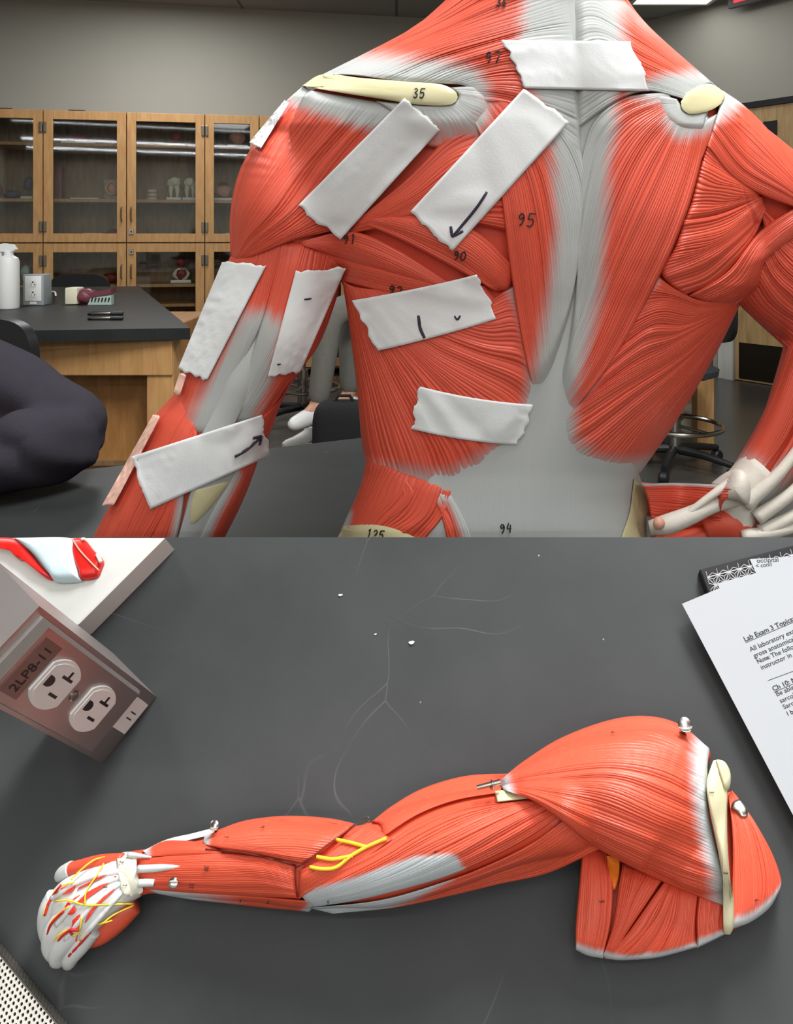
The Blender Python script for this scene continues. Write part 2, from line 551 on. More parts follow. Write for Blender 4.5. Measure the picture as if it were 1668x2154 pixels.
def muscle(fd, parent, name, guides, nf, bul, m, lift=0.0, zones=(), amp=None, ends=(0, 0), nt=56, vpf=7,
           clampz=None, label=None, edge=9.0, eend=None, jit=0.13, calm=0.7, sink=(0, 0), sinkd=16.0, sinkw=1.0, sidew=(0, 0), wander=0.35, taper=(0.12, 0.12), wht=0.0):
    nf = int(nf)
    G = np.stack([cr(g, nt) for g in guides])                 # guides x nt x 2
    ns = nf * vpf + 1
    S = np.stack([cr(G[:, k, :], ns, arc=False) for k in range(nt)], 1)   # ns x nt x 2
    X, Y = S[..., 0], S[..., 1]
    s = np.linspace(0, 1, ns)[:, None]; t = np.linspace(0, 1, nt)[None, :]
    # fibre pattern: strands of uneven width that wander a little
    wob = wander * (np.sin(t * 5 + 1.3 * nf) * np.sin(s * 9 + 2) + 0.6 * np.sin(t * 11 + s * 17))
    u = s * nf + wob * np.sin(PI * s)
    warp = np.interp(u.ravel(), np.arange(-2, nf + 3), np.arange(-2, nf + 3) + 0.34 * rng.uniform(-1, 1, nf + 5)).reshape(u.shape)
    fr = warp - np.floor(warp)
    idx = np.clip(np.floor(warp).astype(int) + 2, 0, nf + 5)
    ridge = np.sqrt(np.abs(np.sin(PI * fr)) + 1e-4)
    dep = np.where(rng.uniform(0, 1, nf + 9) < 0.17, 1.9, 0.55 + 0.5 * rng.uniform(0, 1, nf + 9))
    dep = dep[np.clip(np.round(warp).astype(int) + 2, 0, nf + 8)]
    hgt = (0.65 + 0.5 * rng.uniform(0, 1, nf + 8))[idx]
    wid = np.hypot(np.diff(X, axis=0), np.diff(Y, axis=0))
    wid = np.vstack([wid, wid[-1:]])
    loc = wid * vpf                                            # width of one strand, in px, here
    a = np.minimum(loc * (amp if amp is not None else 0.30) * 1.3, 6.5)
    fib = (0.22 - (1 - ridge) * dep * hgt) * a
    big = 0.55 * a * np.sin(warp * 0.9 + 2 * np.sin(warp * 0.31))      # bundles of strands
    t0, t1 = taper
    pt = sstep(t / max(t0, 1e-3)) * sstep((1 - t) / max(t1, 1e-3))
    prof = (np.maximum(0, np.sin(PI * s)) ** 0.6) * (0.25 + 0.75 * np.sin(PI * np.clip(t, 0, 1)) ** 0.7) * pt
    # the rim rolls down into the body
    es = np.minimum(s, 1 - s) * ns
    rs = np.minimum(es / (vpf * 0.8), 1); rt = np.minimum(np.minimum(t, 1 - t) * nt / 2.5, 1)
    drop = np.maximum(edge * (1 - rs) ** 2, (edge if eend is None else eend) * (1 - rt) ** 2)
    jn = rng.uniform(-1, 1, nf + 8)[idx]
    W = zone_w(X, Y, zones, jn * 2 * jit) if zones else np.zeros(X.shape)
    if ends[0] > 0:
        W = np.maximum(W, sstep(1.35 - (t + 0.10 * ends[0] * jn) / ends[0]))
    if ends[1] > 0:
        W = np.maximum(W, sstep(1.35 - (1 - t + 0.10 * ends[1] * jn) / ends[1]))
    if sidew[0] > 0:
        W = np.maximum(W, sstep(1.3 - s / sidew[0]) * np.ones_like(t))
    if sidew[1] > 0:
        W = np.maximum(W, sstep(1.3 - (1 - s) / sidew[1]) * np.ones_like(t))
    W = np.maximum(W, wht)
    SK = np.zeros(X.shape)
    if sink[0] > 0: SK = np.maximum(SK, sstep(1.2 * (1 - t / sink[0])))
    if sink[1] > 0: SK = np.maximum(SK, sstep(1.2 * (1 - (1 - t) / sink[1])))
    W = np.maximum(W, SK * sinkw)
    # calmer relief where the paint is tendon
    h = fd.base(X, Y) + lift + bul * prof + (fib + big) * (1 - calm * W) * (1 - 0.8 * SK) - drop
    if sink[0] > 0:
        h = h - sinkd * sstep(1 - t / sink[0])
    if sink[1] > 0:
        h = h - sinkd * sstep(1 - (1 - t) / sink[1])
    fd.splat(X, Y, h)
    # skirt rows
    deep = 40.0
    Xp = np.pad(X, 1, mode='edge'); Yp = np.pad(Y, 1, mode='edge'); hp = np.pad(h, 1, mode='edge')
    msk = np.ones_like(hp, bool); msk[1:-1, 1:-1] = False
    hp = hp - deep * msk
    cxm, cym = X.mean(), Y.mean()
    Wp = np.pad(W, 1, mode='edge')
    P = fd.mapf(Xp, Yp, hp)
    if clampz is not None:
        P[..., 2] = np.maximum(P[..., 2], clampz)
    a_, b_ = hp.shape
    ii = np.arange(a_ * b_).reshape(a_, b_)
    q = np.stack([ii[:-1, :-1], ii[1:, :-1], ii[1:, 1:], ii[:-1, 1:]], -1).reshape(-1, 4)
    # orientation: face the viewer
    p0 = P.reshape(-1, 3)
    k = (a_ // 2) * (b_ - 1) + b_ // 2
    n = np.cross(p0[q[k, 1]] - p0[q[k, 0]], p0[q[k, 3]] - p0[q[k, 0]])
    view = np.array([0, 0, HC]) - p0[q[k, 0]]
    if n @ view < 0:
        q = q[:, ::-1]
    o = mesh_obj(name, p0, np.ascontiguousarray(q), m, parent, attr={'tendon': Wp})
    if label:
        o['label'] = label
    return o

def core_tube(fd, parent, name, tube, m, shrink=0.95, clampz=None, n=28, steps=40, tendon=0.0, flat=None):
    """closed limb core under the muscles"""
    T = cr(np.asarray(tube, float), steps)
    V = []; Fc = []
    for i in range(steps):
        d = T[min(i + 1, steps - 1), :2] - T[max(i - 1, 0), :2]
        d = d / (np.linalg.norm(d) + 1e-9)
        nx, ny = -d[1], d[0]
        x, y, r, hc, fl = T[i]
        for k in range(n):
            a = 2 * PI * k / n
            V.append((x + nx * r * shrink * math.cos(a), y + ny * r * shrink * math.cos(a), hc + r * fl * shrink * math.sin(a)))
    V = np.array(V)
    P = fd.mapf(V[:, 0], V[:, 1], V[:, 2])
    if clampz is not None:
        P[:, 2] = np.maximum(P[:, 2], clampz)
    for i in range(steps - 1):
        for k in range(n):
            l = (k + 1) % n
            Fc.append((i * n + k, i * n + l, (i + 1) * n + l, (i + 1) * n + k))
    Fc.append(tuple(range(n - 1, -1, -1))); Fc.append(tuple(range((steps - 1) * n, steps * n)))
    o = mesh_obj(name, P, Fc, m, parent, attr={'tendon': np.full(len(P), tendon)})
    bm = bmesh.new(); bm.from_mesh(o.data); bmesh.ops.recalc_face_normals(bm, faces=bm.faces); bm.to_mesh(o.data); bm.free()
    return o

def drape(fd, P, off=1.0, grow=1, n=None):
    P = np.asarray(P, float)
    if n:
        P = cr(P, n)
    h = fd.at(P[:, 0], P[:, 1], grow) + off
    return fd.mapf(P[:, 0], P[:, 1], h)

def inside_patch(fd, parent, name, poly, m, off=1.5, thick=6.0, res=26, tendon=0.0, crown=0.0, label=None, base=False):
    """a raised pad laid on a body: outline poly (px), closed with a rim that sinks into it"""
    O = cr(np.vstack([poly, poly[:1]]), 72)[:-1]
    c = O.mean(0)
    rings = 8
    V = []
    for j in range(rings, 0, -1):
        f = j / rings
        V.append(np.column_stack([c + (O - c) * f, np.full(len(O), f)]))
    V = np.vstack(V + [np.array([[c[0], c[1], 0.0]])])
    hb = fd.base(V[:, 0], V[:, 1]) if base else fd.at(V[:, 0], V[:, 1], 1)
    h = hb + off + crown * np.sqrt(np.maximum(0, 1 - V[:, 2] ** 2))
    n = len(O)
    Pm = fd.mapf(V[:, 0], V[:, 1], h)
    fd.splat(V[:, 0], V[:, 1], h)
    Pb = fd.mapf(O[:, 0], O[:, 1], h[:n] - off - thick)
    allv = np.vstack([Pm, Pb]); b0 = len(Pm)
    Fc = []
    for j in range(rings - 1):
        for i in range(n):
            k = (i + 1) % n
            Fc.append((j * n + i, j * n + k, (j + 1) * n + k, (j + 1) * n + i))
    for i in range(n):
        k = (i + 1) % n
        Fc.append(((rings - 1) * n + i, (rings - 1) * n + k, rings * n))
        Fc.append((b0 + i, b0 + k, k, i))
    Fc.append(tuple(range(b0 + n - 1, b0 - 1, -1)))
    o = mesh_obj(name, allv, Fc, m, parent, attr={'tendon': np.full(len(allv), tendon)}, sharp=60)
    bm = bmesh.new(); bm.from_mesh(o.data); bmesh.ops.recalc_face_normals(bm, faces=bm.faces); bm.to_mesh(o.data); bm.free()
    if label:
        o['label'] = label
    return o

DIG = {
 '0': [[(.5, 1), (.15, .75), (.1, .3), (.4, 0), (.75, .2), (.85, .65), (.5, 1)]],
 '1': [[(.3, .8), (.55, 1), (.5, 0)]],
 '2': [[(.1, .8), (.4, 1), (.75, .8), (.6, .5), (.1, 0), (.9, .05)]],
 '3': [[(.15, .9), (.5, 1), (.75, .8), (.4, .55), (.8, .3), (.5, 0), (.1, .12)]],
 '4': [[(.35, 1), (.1, .45), (.8, .45)], [(.65, .8), (.6, 0)]],
 '5': [[(.2, 1), (.15, .55), (.6, .6), (.8, .3), (.5, 0), (.1, .08)], [(.2, 1), (.95, 1)]],
 '6': [[(.7, 1), (.3, .7), (.15, .25), (.45, 0), (.75, .2), (.6, .45), (.2, .3)]],
 '7': [[(.1, .95), (.8, 1), (.45, 0)]],
 '8': [[(.5, .5), (.2, .75), (.5, 1), (.75, .75), (.2, .25), (.5, 0), (.8, .25), (.5, .5)]],
 '9': [[(.75, .75), (.4, .95), (.15, .7), (.4, .5), (.75, .75), (.7, .3), (.4, 0)]],
}
def strokes(fd, parent, name, lines, rad, m, off=1.2, grow=1):
    mb = MB()
    for l in lines:
        l = np.asarray(l, float)
        P = drape(fd, l, off, grow, n=max(6, 5 * len(l)))
        mb.tube(P, rad, 6)
    o = mb.build(name, m, parent, sharp=None)
    return o
def number(fd, parent, txt, x, y, size, ang=0, rad=None, m=None, slant=0.12, off=1.0):
    """hand-written number centred at px (x, y)"""
    lines = []
    n = len(txt); ca, sa = math.cos(ang), math.sin(ang)
    for i, chh in enumerate(txt):
        for st in DIG[chh]:
            L = []
            for a, b in st:
                lx = (i - n / 2 + 0.05) * size * 0.72 + a * size * 0.6 + slant * (b - .5) * size
                ly = -(b - .5) * size
                L.append((x + ca * lx - sa * ly, y + sa * lx + ca * ly))
            lines.append(L)
    return strokes(fd, parent, 'number_marking', lines, rad, m or M['ink_black'], off)
# ------------------------------------------------------------------ muscle torso
TZ = 0.74                                   # top of the table that carries the torso
def UMAP(X, Y, h):
    P = UP(X, Y, YF + (300.0 - h) * KU)
    P[..., 2] = np.maximum(P[..., 2], TZ + 0.0006)
    return P
# outline rows: y, left, right, centre height, bulge
ROWS = np.array([
 (-260, 1005, 1285, 120, 120), (-120, 985, 1288, 110, 130), (-60, 965, 1296, 100, 140), (0, 935, 1310, 90, 150), (40, 890, 1350, 85, 165),
 (80, 830, 1395, 80, 180), (110, 785, 1425, 80, 190), (160, 690, 1482, 80, 200), (200, 640, 1522, 80, 205), (260, 612, 1560, 75, 215),
 (360, 610, 1585, 70, 220), (450, 630, 1605, 70, 220), (540, 680, 1608, 70, 218), (600, 715, 1590, 70, 215), (640, 727, 1556, 70, 212),
 (700, 735, 1530, 70, 210), (800, 748, 1475, 75, 200), (890, 757, 1420, 80, 190), (960, 768, 1366, 85, 182), (1000, 762, 1342, 88, 178),
 (1060, 740, 1335, 85, 185), (1110, 718, 1342, 80, 195), (1180, 700, 1366, 75, 200), (1400, 690, 1385, 75, 205)], float)
ARM_L = [(622, 285, 50, 60, 1.0), (606, 350, 86, 76, 1.0), (603, 440, 112, 85, 1.0), (602, 540, 113, 85, 1.0), (580, 620, 115, 80, 1.0), (552, 700, 118, 78, 1.0),
         (500, 790, 107, 75, 1.0), (462, 870, 106, 72, 1.0), (421, 950, 118, 68, 1.0), (383, 1040, 120, 64, 1.0), (330, 1130, 122, 60, 1.0), (262, 1260, 108, 55, 1.0)]
ARM_R = [(1510, 290, 90, 60, 1.0), (1570, 350, 100, 70, 1.0), (1640, 410, 105, 75, 1.0), (1760, 480, 100, 80, 1.0)]
ARM_R2 = [(1620, 440, 105, 40, 1.0), (1665, 545, 146, 40, 1.0), (1770, 625, 130, 50, 1.0)]
FORE_R = [(1760, 640, 110, 60, 1.0), (1728, 740, 88, 65, 1.0), (1690, 850, 80, 70, 1.0), (1648, 940, 70, 75, 1.0), (1600, 1010, 62, 80, 1.0), (1570, 1060, 58, 82, 1.0)]
def spine_groove(X, Y):
    sx = np.interp(Y, [0, 300, 600, 900, 1150], [1205, 1225, 1205, 1150, 1140])
    g = -26 * np.exp(-((X - sx) / 46.0) ** 2) * np.interp(Y, [80, 250, 500, 1000], [0.1, 1, 1, 0.5])
    # shoulder blades stand proud, small of the back falls in
    b1 = 20 * np.exp(-((X - 1010) / 150.0) ** 2 - ((Y - 430) / 170.0) ** 2) + 26 * np.exp(-((X - 1430) / 130.0) ** 2 - ((Y - 470) / 170.0) ** 2)
    b2 = 14 * np.exp(-((X - 820) / 130.0) ** 2 - ((Y - 210) / 60.0) ** 2)
    return g + b1 + b2
TF = Field([ARM_L, ARM_R, ARM_R2, FORE_R], ROWS, soft=26.0, mapf=UMAP, extra=spine_groove)
troot = thing('muscle_torso_model', 'red muscle torso model seen from behind, covered in paper tape labels', 'anatomical model',
              loc=tuple(UP(1120, 1150, 0.79) * [1, 1, 0] + [0, 0, TZ]))
CZ = TZ + 0.0006
MU = M['muscle']

def torso_core():
    ys = np.linspace(-230, 1330, 110)
    n = 48
    V = []
    for y in ys:
        xl = np.interp(y, ROWS[:, 0], ROWS[:, 1]); xr = np.interp(y, ROWS[:, 0], ROWS[:, 2])
        hc = np.interp(y, ROWS[:, 0], ROWS[:, 3]); dp = np.interp(y, ROWS[:, 0], ROWS[:, 4])
        c, w = (xl + xr) / 2, (xr - xl) / 2 * 0.985
        for k in range(n):
            a = 2 * PI * k / n
            ca, sa = math.cos(a), math.sin(a)
            x = c + w * math.copysign(abs(ca) ** 0.86, ca)
            hh = hc + (dp * 0.93 if sa > 0 else dp * 0.80) * math.copysign(abs(sa) ** 0.86, sa)
            V.append((x, y, hh))
    V = np.array(V)
    V[:, 2] += np.where(V[:, 2] > 150, spine_groove(V[:, 0], V[:, 1]), 0) - 6
    P = UMAP(V[:, 0], V[:, 1], V[:, 2]); P[:, 2] = np.maximum(P[:, 2], CZ)
    Fc = []
    for i in range(len(ys) - 1):
        for k in range(n):
            l = (k + 1) % n
            Fc.append((i * n + k, i * n + l, (i + 1) * n + l, (i + 1) * n + k))
    Fc.append(tuple(range(n - 1, -1, -1))); Fc.append(tuple(range((len(ys) - 1) * n, len(ys) * n)))
    o = mesh_obj('trunk', P, Fc, MU, troot, attr={'tendon': np.zeros(len(P))})
    bm = bmesh.new(); bm.from_mesh(o.data); bmesh.ops.recalc_face_normals(bm, faces=bm.faces); bm.to_mesh(o.data); bm.free()
torso_core()
core_tube(TF, troot, 'upper_arm', ARM_L[:7], MU, 0.94, CZ)
core_tube(TF, troot, 'forearm', ARM_L[6:], MU, 0.94, CZ)
core_tube(TF, troot, 'upper_arm', ARM_R2, MU, 0.93, CZ)
core_tube(TF, troot, 'shoulder', ARM_R, MU, 0.90, CZ)
core_tube(TF, troot, 'forearm', FORE_R, MU, 0.93, CZ)

# paint zones (x, y, radius), softness
Z_SPINE = ([(1195, -120, 55), (1200, 20, 80), (1205, 110, 92), (1215, 190, 66), (1224, 260, 50), (1222, 340, 36), (1222, 480, 26), (1212, 600, 30), (1185, 730, 26),
            (1160, 830, 22), (1150, 920, 40), (1140, 1000, 120), (1140, 1180, 160)], 46)
Z_SCAP = ([(690, 158, 26), (800, 170, 34), (900, 186, 40), (962, 202, 44)], 44)
Z_SCAP2 = ([(840, 230, 6), (930, 250, 14), (985, 235, 26)], 34)
Z_DELT = ([(640, 196, 16), (740, 214, 30), (830, 232, 34)], 34)
Z_SCAPR = ([(1455, 215, 34), (1490, 196, 34)], 36)
Z_SCAPR2 = ([(1440, 250, 20), (1500, 232, 20)], 40)
Z_SCAPR3 = ([(1330, 190, 0), (1400, 188, 14), (1450, 190, 24)], 34)
Z_LUMB = ([(1140, 1010, 85), (1140, 1060, 175), (1140, 1200, 215)], 60)
def mu(name, guides, nf, bul, **k):
    return muscle(TF, troot, name, guides, nf, bul, MU, clampz=CZ, **k)

mu('lumbar_fascia', [[(1110, -120), (1085, 40), (1130, 240), (1150, 480), (1120, 760), (1060, 900), (900, 1010), (880, 1300)],
                     [(1175, -120), (1200, 50), (1222, 240), (1220, 480), (1185, 740), (1150, 900), (1140, 1010), (1140, 1300)],
                     [(1238, -120), (1310, 50), (1300, 240), (1270, 480), (1250, 740), (1230, 900), (1345, 1000), (1365, 1300)]],
   34, 2, lift=1, wht=1.0, nt=110, amp=0.03, wander=1.2, edge=3, label='smooth grey fascia along the spine')

# left latissimus and its neighbours first, trapezius over them
mu('latissimus', [[(720, 590), (735, 690), (752, 830), (764, 950), (792, 1020)],
  [(733, 598), (768, 720), (812, 850), (850, 960), (872, 1030)],
  [(745, 603), (800, 720), (872, 850), (935, 955), (958, 1040)],
  [(760, 606), (850, 730), (955, 835), (1030, 920), (1052, 985)],
  [(780, 608), (880, 720), (1000, 795), (1080, 845), (1120, 905)],
  [(800, 608), (900, 690), (1000, 735), (1090, 760), (1140, 800)],
  [(825, 605), (930, 655), (1020, 680), (1080, 672), (1120, 690)],
  [(850, 600), (950, 628), (1010, 640), (1060, 612), (1090, 596)]], 58, 9, lift=4, zones=[Z_SPINE, Z_LUMB, ([(950, 1060, 20), (1060, 1010, 20), (1110, 950, 20)], 30)], nt=72, amp=0.34, taper=(0.05, 0.06), sink=(0, 0.16), sinkd=14, eend=0)
mu('latissimus', [[(1566, 622), (1502, 752), (1424, 884), (1346, 996)],
  [(1560, 632), (1470, 770), (1372, 880), (1275, 1005)],
  [(1558, 638), (1440, 770), (1310, 880), (1185, 975)],
  [(1555, 642), (1430, 742), (1300, 812), (1160, 905)],
  [(1552, 644), (1425, 715), (1340, 755), (1210, 850)],
  [(1550, 642), (1440, 685), (1365, 690), (1270, 760)],
  [(1550, 638), (1470, 655), (1395, 640), (1320, 665)],
  [(1556, 630), (1478, 632), (1420, 606), (1372, 572)]], 62, 12, lift=4, zones=[Z_SPINE, Z_LUMB, ([(1165, 930, 12), (1230, 1000, 16), (1330, 1030, 20)], 36)], nt=72, amp=0.36, taper=(0.05, 0.06), sink=(0, 0.16), sinkd=14, eend=0)
mu('external_oblique', [[(772, 955), (758, 1020), (735, 1075), (716, 1118)], [(830, 985), (800, 1045), (768, 1088), (735, 1128)],
  [(900, 1010), (870, 1075), (830, 1110), (780, 1150)], [(952, 1030), (935, 1085), (900, 1130), (860, 1180)]], 22, 7, lift=3, amp=0.3,
  zones=[([(730, 1080, 4), (718, 1115, 6)], 14), ([(945, 1060, 3), (985, 1130, 6)], 16, 0.8)])
mu('oblique_slip', [[(812, 1002), (840, 1020), (842, 1050), (790, 1090)], [(860, 1010), (872, 1040), (850, 1075), (800, 1110)]], 7, 6, lift=5, amp=0.3)
mu('gluteal_fibres', [[(905, 1030), (930, 1100), (945, 1180)], [(950, 1040), (985, 1110), (1010, 1190)]], 8, 3, lift=4, amp=0.3, ends=(0.2, 0), sidew=(0, 0.5))

mu('infraspinatus', [[(1010, 250), (940, 290), (850, 380), (740, 470)], [(1050, 330), (960, 350), (860, 420), (735, 482)], [(1075, 410), (970, 420), (860, 446), (715, 490)],
  [(1085, 490), (985, 470), (870, 470), (700, 498)]], 24, 10, lift=4, amp=0.34, zones=[Z_SCAP, Z_SCAP2])
mu('teres_major', [[(655, 522), (760, 545), (900, 588), (1020, 600)], [(700, 556), (800, 578), (920, 604), (1045, 632)], [(712, 590), (800, 612), (930, 645), (1065, 655)]], 18, 13, lift=3, amp=0.3)
mu('infraspinatus_slip', [[(738, 462), (830, 500), (945, 560), (1040, 612)], [(765, 455), (880, 480), (985, 530), (1070, 605)], [(800, 450), (910, 455), (1000, 485), (1082, 560)]], 17, 12, lift=7, amp=0.32)
mu('teres_minor', [[(630, 508), (735, 486), (835, 524), (965, 608)], [(632, 512), (740, 522), (845, 562), (955, 614)], [(634, 516), (735, 550), (850, 585), (945, 618)]], 15, 13, lift=9, amp=0.3)

mu('lower_trapezius', [[(985, 232), (1045, 375), (1072, 560), (1102, 740), (1134, 862)], [(1010, 224), (1082, 360), (1115, 540), (1134, 700), (1150, 850)],
  [(1030, 210), (1122, 340), (1162, 500), (1172, 650), (1170, 790)], [(1040, 200), (1152, 300), (1202, 420), (1212, 540), (1200, 670)],
  [(1048, 190), (1172, 250), (1222, 320), (1232, 400), (1226, 490)]], 40, 11, lift=12, zones=[Z_SPINE, Z_SCAP, Z_SCAP2], amp=0.34, nt=72, taper=(0.05, 0.05), sink=(0, 0.14), sinkd=32, eend=0, edge=7)
mu('upper_trapezius', [[(1232, 350), (1160, 275), (1085, 225), (1000, 212)], [(1228, 220), (1130, 195), (1050, 185), (980, 182)], [(1222, 140), (1110, 130), (1000, 150), (935, 176)],
  [(1215, 70), (1090, 85), (950, 125), (840, 170)], [(1208, 5), (1080, 45), (900, 100), (740, 158)], [(1205, -60), (1060, -5), (900, 68), (690, 160)],
  [(1130, -140), (1000, -40), (880, 52), (640, 176)]], 46, 10, lift=13, zones=[Z_SPINE, Z_SCAP], amp=0.34, nt=72, taper=(0.05, 0.05), sink=(0.1, 0), sinkd=16, eend=0, edge=7)
mu('lower_trapezius', [[(1490, 245), (1474, 345), (1440, 460), (1386, 585), (1292, 756), (1168, 912)], [(1458, 250), (1432, 345), (1378, 480), (1312, 620), (1242, 770), (1162, 886)],
  [(1438, 240), (1392, 330), (1332, 460), (1280, 580), (1225, 710), (1160, 835)], [(1424, 225), (1352, 300), (1292, 410), (1255, 520), (1225, 640), (1180, 760)],
  [(1412, 208), (1322, 250), (1265, 320), (1238, 420), (1222, 520), (1205, 630)], [(1405, 192), (1312, 206), (1252, 250), (1228, 310), (1218, 380), (1212, 450)]],
   46, 11, lift=12, zones=[Z_SPINE, Z_SCAPR, Z_SCAPR2, Z_SCAPR3], amp=0.36, nt=72, taper=(0.05, 0.05), sink=(0, 0.14), sinkd=32, eend=0, edge=7)
mu('upper_trapezius', [[(1205, 280), (1290, 218), (1360, 192), (1445, 210)], [(1205, 190), (1290, 152), (1360, 162), (1455, 196)], [(1203, 115), (1270, 98), (1360, 142), (1468, 186)],
  [(1202, 50), (1260, 42), (1360, 102), (1482, 178)], [(1202, -10), (1260, -20), (1340, 52), (1496, 176)], [(1240, -120), (1296, -40), (1362, 52), (1512, 186)]],
   40, 10, lift=13, zones=[Z_SPINE, Z_SCAPR, Z_SCAPR3], amp=0.36, nt=72, taper=(0.05, 0.05), sink=(0.1, 0), sinkd=16, eend=0, edge=7)
mu('infraspinatus_fascia', [[(1420, 252), (1440, 305), (1462, 350)], [(1462, 258), (1466, 305), (1466, 350)], [(1508, 240), (1490, 300), (1470, 350)]], 20, 2, lift=12.5, amp=0.16, zones=[Z_SCAPR, Z_SCAPR2], nt=30)

mu('rhomboid_fibres', [[(1488, 300), (1530, 345), (1592, 402)], [(1474, 350), (1530, 378), (1597, 406)], [(1456, 420), (1525, 420), (1600, 410)], [(1440, 466), (1510, 452), (1600, 418)]], 20, 12, lift=6, amp=0.4)
mu('infraspinatus', [[(1440, 462), (1515, 448), (1604, 412)], [(1420, 520), (1525, 492), (1606, 425)], [(1392, 575), (1480, 545), (1570, 480), (1608, 432)], [(1440, 622), (1510, 590), (1580, 510), (1612, 440)]], 24, 12, lift=7, amp=0.4)
mu('teres_major', [[(1448, 622), (1530, 570), (1600, 485), (1690, 425)], [(1492, 636), (1565, 598), (1612, 520), (1700, 450)], [(1552, 642), (1594, 604), (1614, 545), (1700, 480)]], 15, 16, lift=10, amp=0.36)
mu('triceps', [[(1590, 420), (1640, 470), (1760, 560)], [(1606, 480), (1655, 555), (1760, 640)], [(1598, 560), (1640, 620), (1760, 700)], [(1553, 640), (1606, 690), (1690, 765)]], 30, 6, lift=3, amp=0.3)
mu('deltoid', [[(1520, 190), (1570, 226), (1626, 284), (1672, 350), (1730, 430)], [(1512, 228), (1590, 305), (1660, 375), (1725, 440)], [(1502, 262), (1565, 340), (1650, 396), (1720, 446)], [(1486, 306), (1540, 372), (1605, 412), (1720, 452)]],
   30, 12, lift=13, amp=0.36, zones=[([(1492, 235, 10), (1530, 205, 12)], 40)], nt=64)
mu('brachioradialis', [[(1668, 700), (1632, 800), (1604, 870), (1566, 940), (1528, 1000)], [(1700, 690), (1660, 820), (1625, 900), (1585, 960), (1545, 1012)], [(1735, 690), (1700, 820), (1660, 915), (1610, 985), (1570, 1030)]], 16, 10, lift=5, amp=0.22, ends=(0, 0.18), nt=64)
mu('forearm_extensor', [[(1745, 700), (1700, 840), (1660, 925), (1612, 1005), (1585, 1060)], [(1790, 720), (1740, 860), (1690, 960), (1640, 1045), (1610, 1090)], [(1830, 760), (1780, 900), (1730, 1000), (1680, 1070), (1640, 1120)]], 14, 10, lift=7, amp=0.3, ends=(0, 0.28), nt=64)

# left upper arm and forearm
mu('triceps_lateral_head', [[(484, 540), (452, 610), (420, 690), (384, 790), (356, 880)], [(520, 512), (495, 600), (462, 690), (422, 800), (385, 905)], [(560, 506), (535, 600), (505, 690), (460, 800), (425, 910)], [(600, 508), (575, 600), (548, 690), (500, 790), (455, 900)]],
   20, 12, lift=4, amp=0.26, zones=[([(548, 700, 26), (510, 790, 36), (470, 880, 44), (430, 980, 40)], 44)], nt=64)
mu('triceps_long_head', [[(590, 508), (572, 590), (545, 690), (510, 790), (455, 890)], [(640, 512), (618, 600), (585, 700), (540, 790), (485, 890)], [(690, 528), (668, 620), (630, 720), (585, 800), (520, 890)], [(726, 556), (704, 640), (668, 730), (614, 800), (556, 890)]],
   22, 12, lift=5, amp=0.26, zones=[([(548, 700, 22), (520, 790, 30), (475, 880, 36), (440, 980, 40)], 44)], nt=64)
mu('medial_head', [[(618, 790), (580, 850), (530, 890), (470, 920)], [(608, 815), (570, 880), (530, 920), (470, 950)], [(586, 858), (565, 915), (530, 960), (480, 980)]], 11, 7, lift=6, amp=0.28, ends=(0, 0.25))
mu('triceps_tendon', [[(530, 676), (492, 760), (455, 850), (420, 920)], [(552, 670), (515, 770), (480, 860), (445, 930)], [(572, 684), (545, 770), (515, 850), (475, 930)]], 22, 8, lift=10, amp=0.1, wht=1.0, edge=16, sink=(0.6, 0), sinkd=20, label='grey triceps tendon')
mu('olecranon_tendon', [[(440, 870), (425, 940), (405, 1010), (385, 1090), (360, 1180)], [(480, 870), (465, 940), (450, 1010), (420, 1080), (385, 1180)], [(520, 870), (510, 940), (490, 1010), (450, 1080), (400, 1180)]], 18, 3, lift=6, amp=0.16, wht=1.0, sink=(0.15, 0), sinkd=18, label='grey tendon over the elbow')
mu('forearm_extensor', [[(372, 822), (322, 880), (282, 950), (240, 1045), (196, 1130), (160, 1210)], [(392, 850), (345, 930), (305, 1010), (262, 1100), (215, 1200)], [(410, 890), (370, 980), (340, 1060), (300, 1140), (262, 1220)], [(418, 930), (392, 1010), (385, 1070), (372, 1130), (345, 1220)]],
   26, 11, lift=8, amp=0.3, zones=[([(400, 960, 6), (392, 1060, 8), (385, 1130, 14)], 22)], nt=72)
mu('forearm_flexor', [[(560, 880), (552, 930), (536, 990), (508, 1060), (468, 1140), (420, 1230)], [(535, 930), (522, 980), (500, 1030), (465, 1100), (420, 1200)], [(505, 960), (485, 1010), (455, 1060), (430, 1110), (395, 1190)]],
   18, 10, lift=8, amp=0.28, zones=[([(490, 1000, 4), (440, 1080, 10), (405, 1150, 14)], 24)], nt=64)
inside_patch(TF, troot, 'ulna_ridge', [(408, 1030), (478, 1012), (470, 1035), (430, 1085), (402, 1106), (398, 1075)], M['cream'], off=7, crown=6, base=True, label='cream bony edge of the elbow')
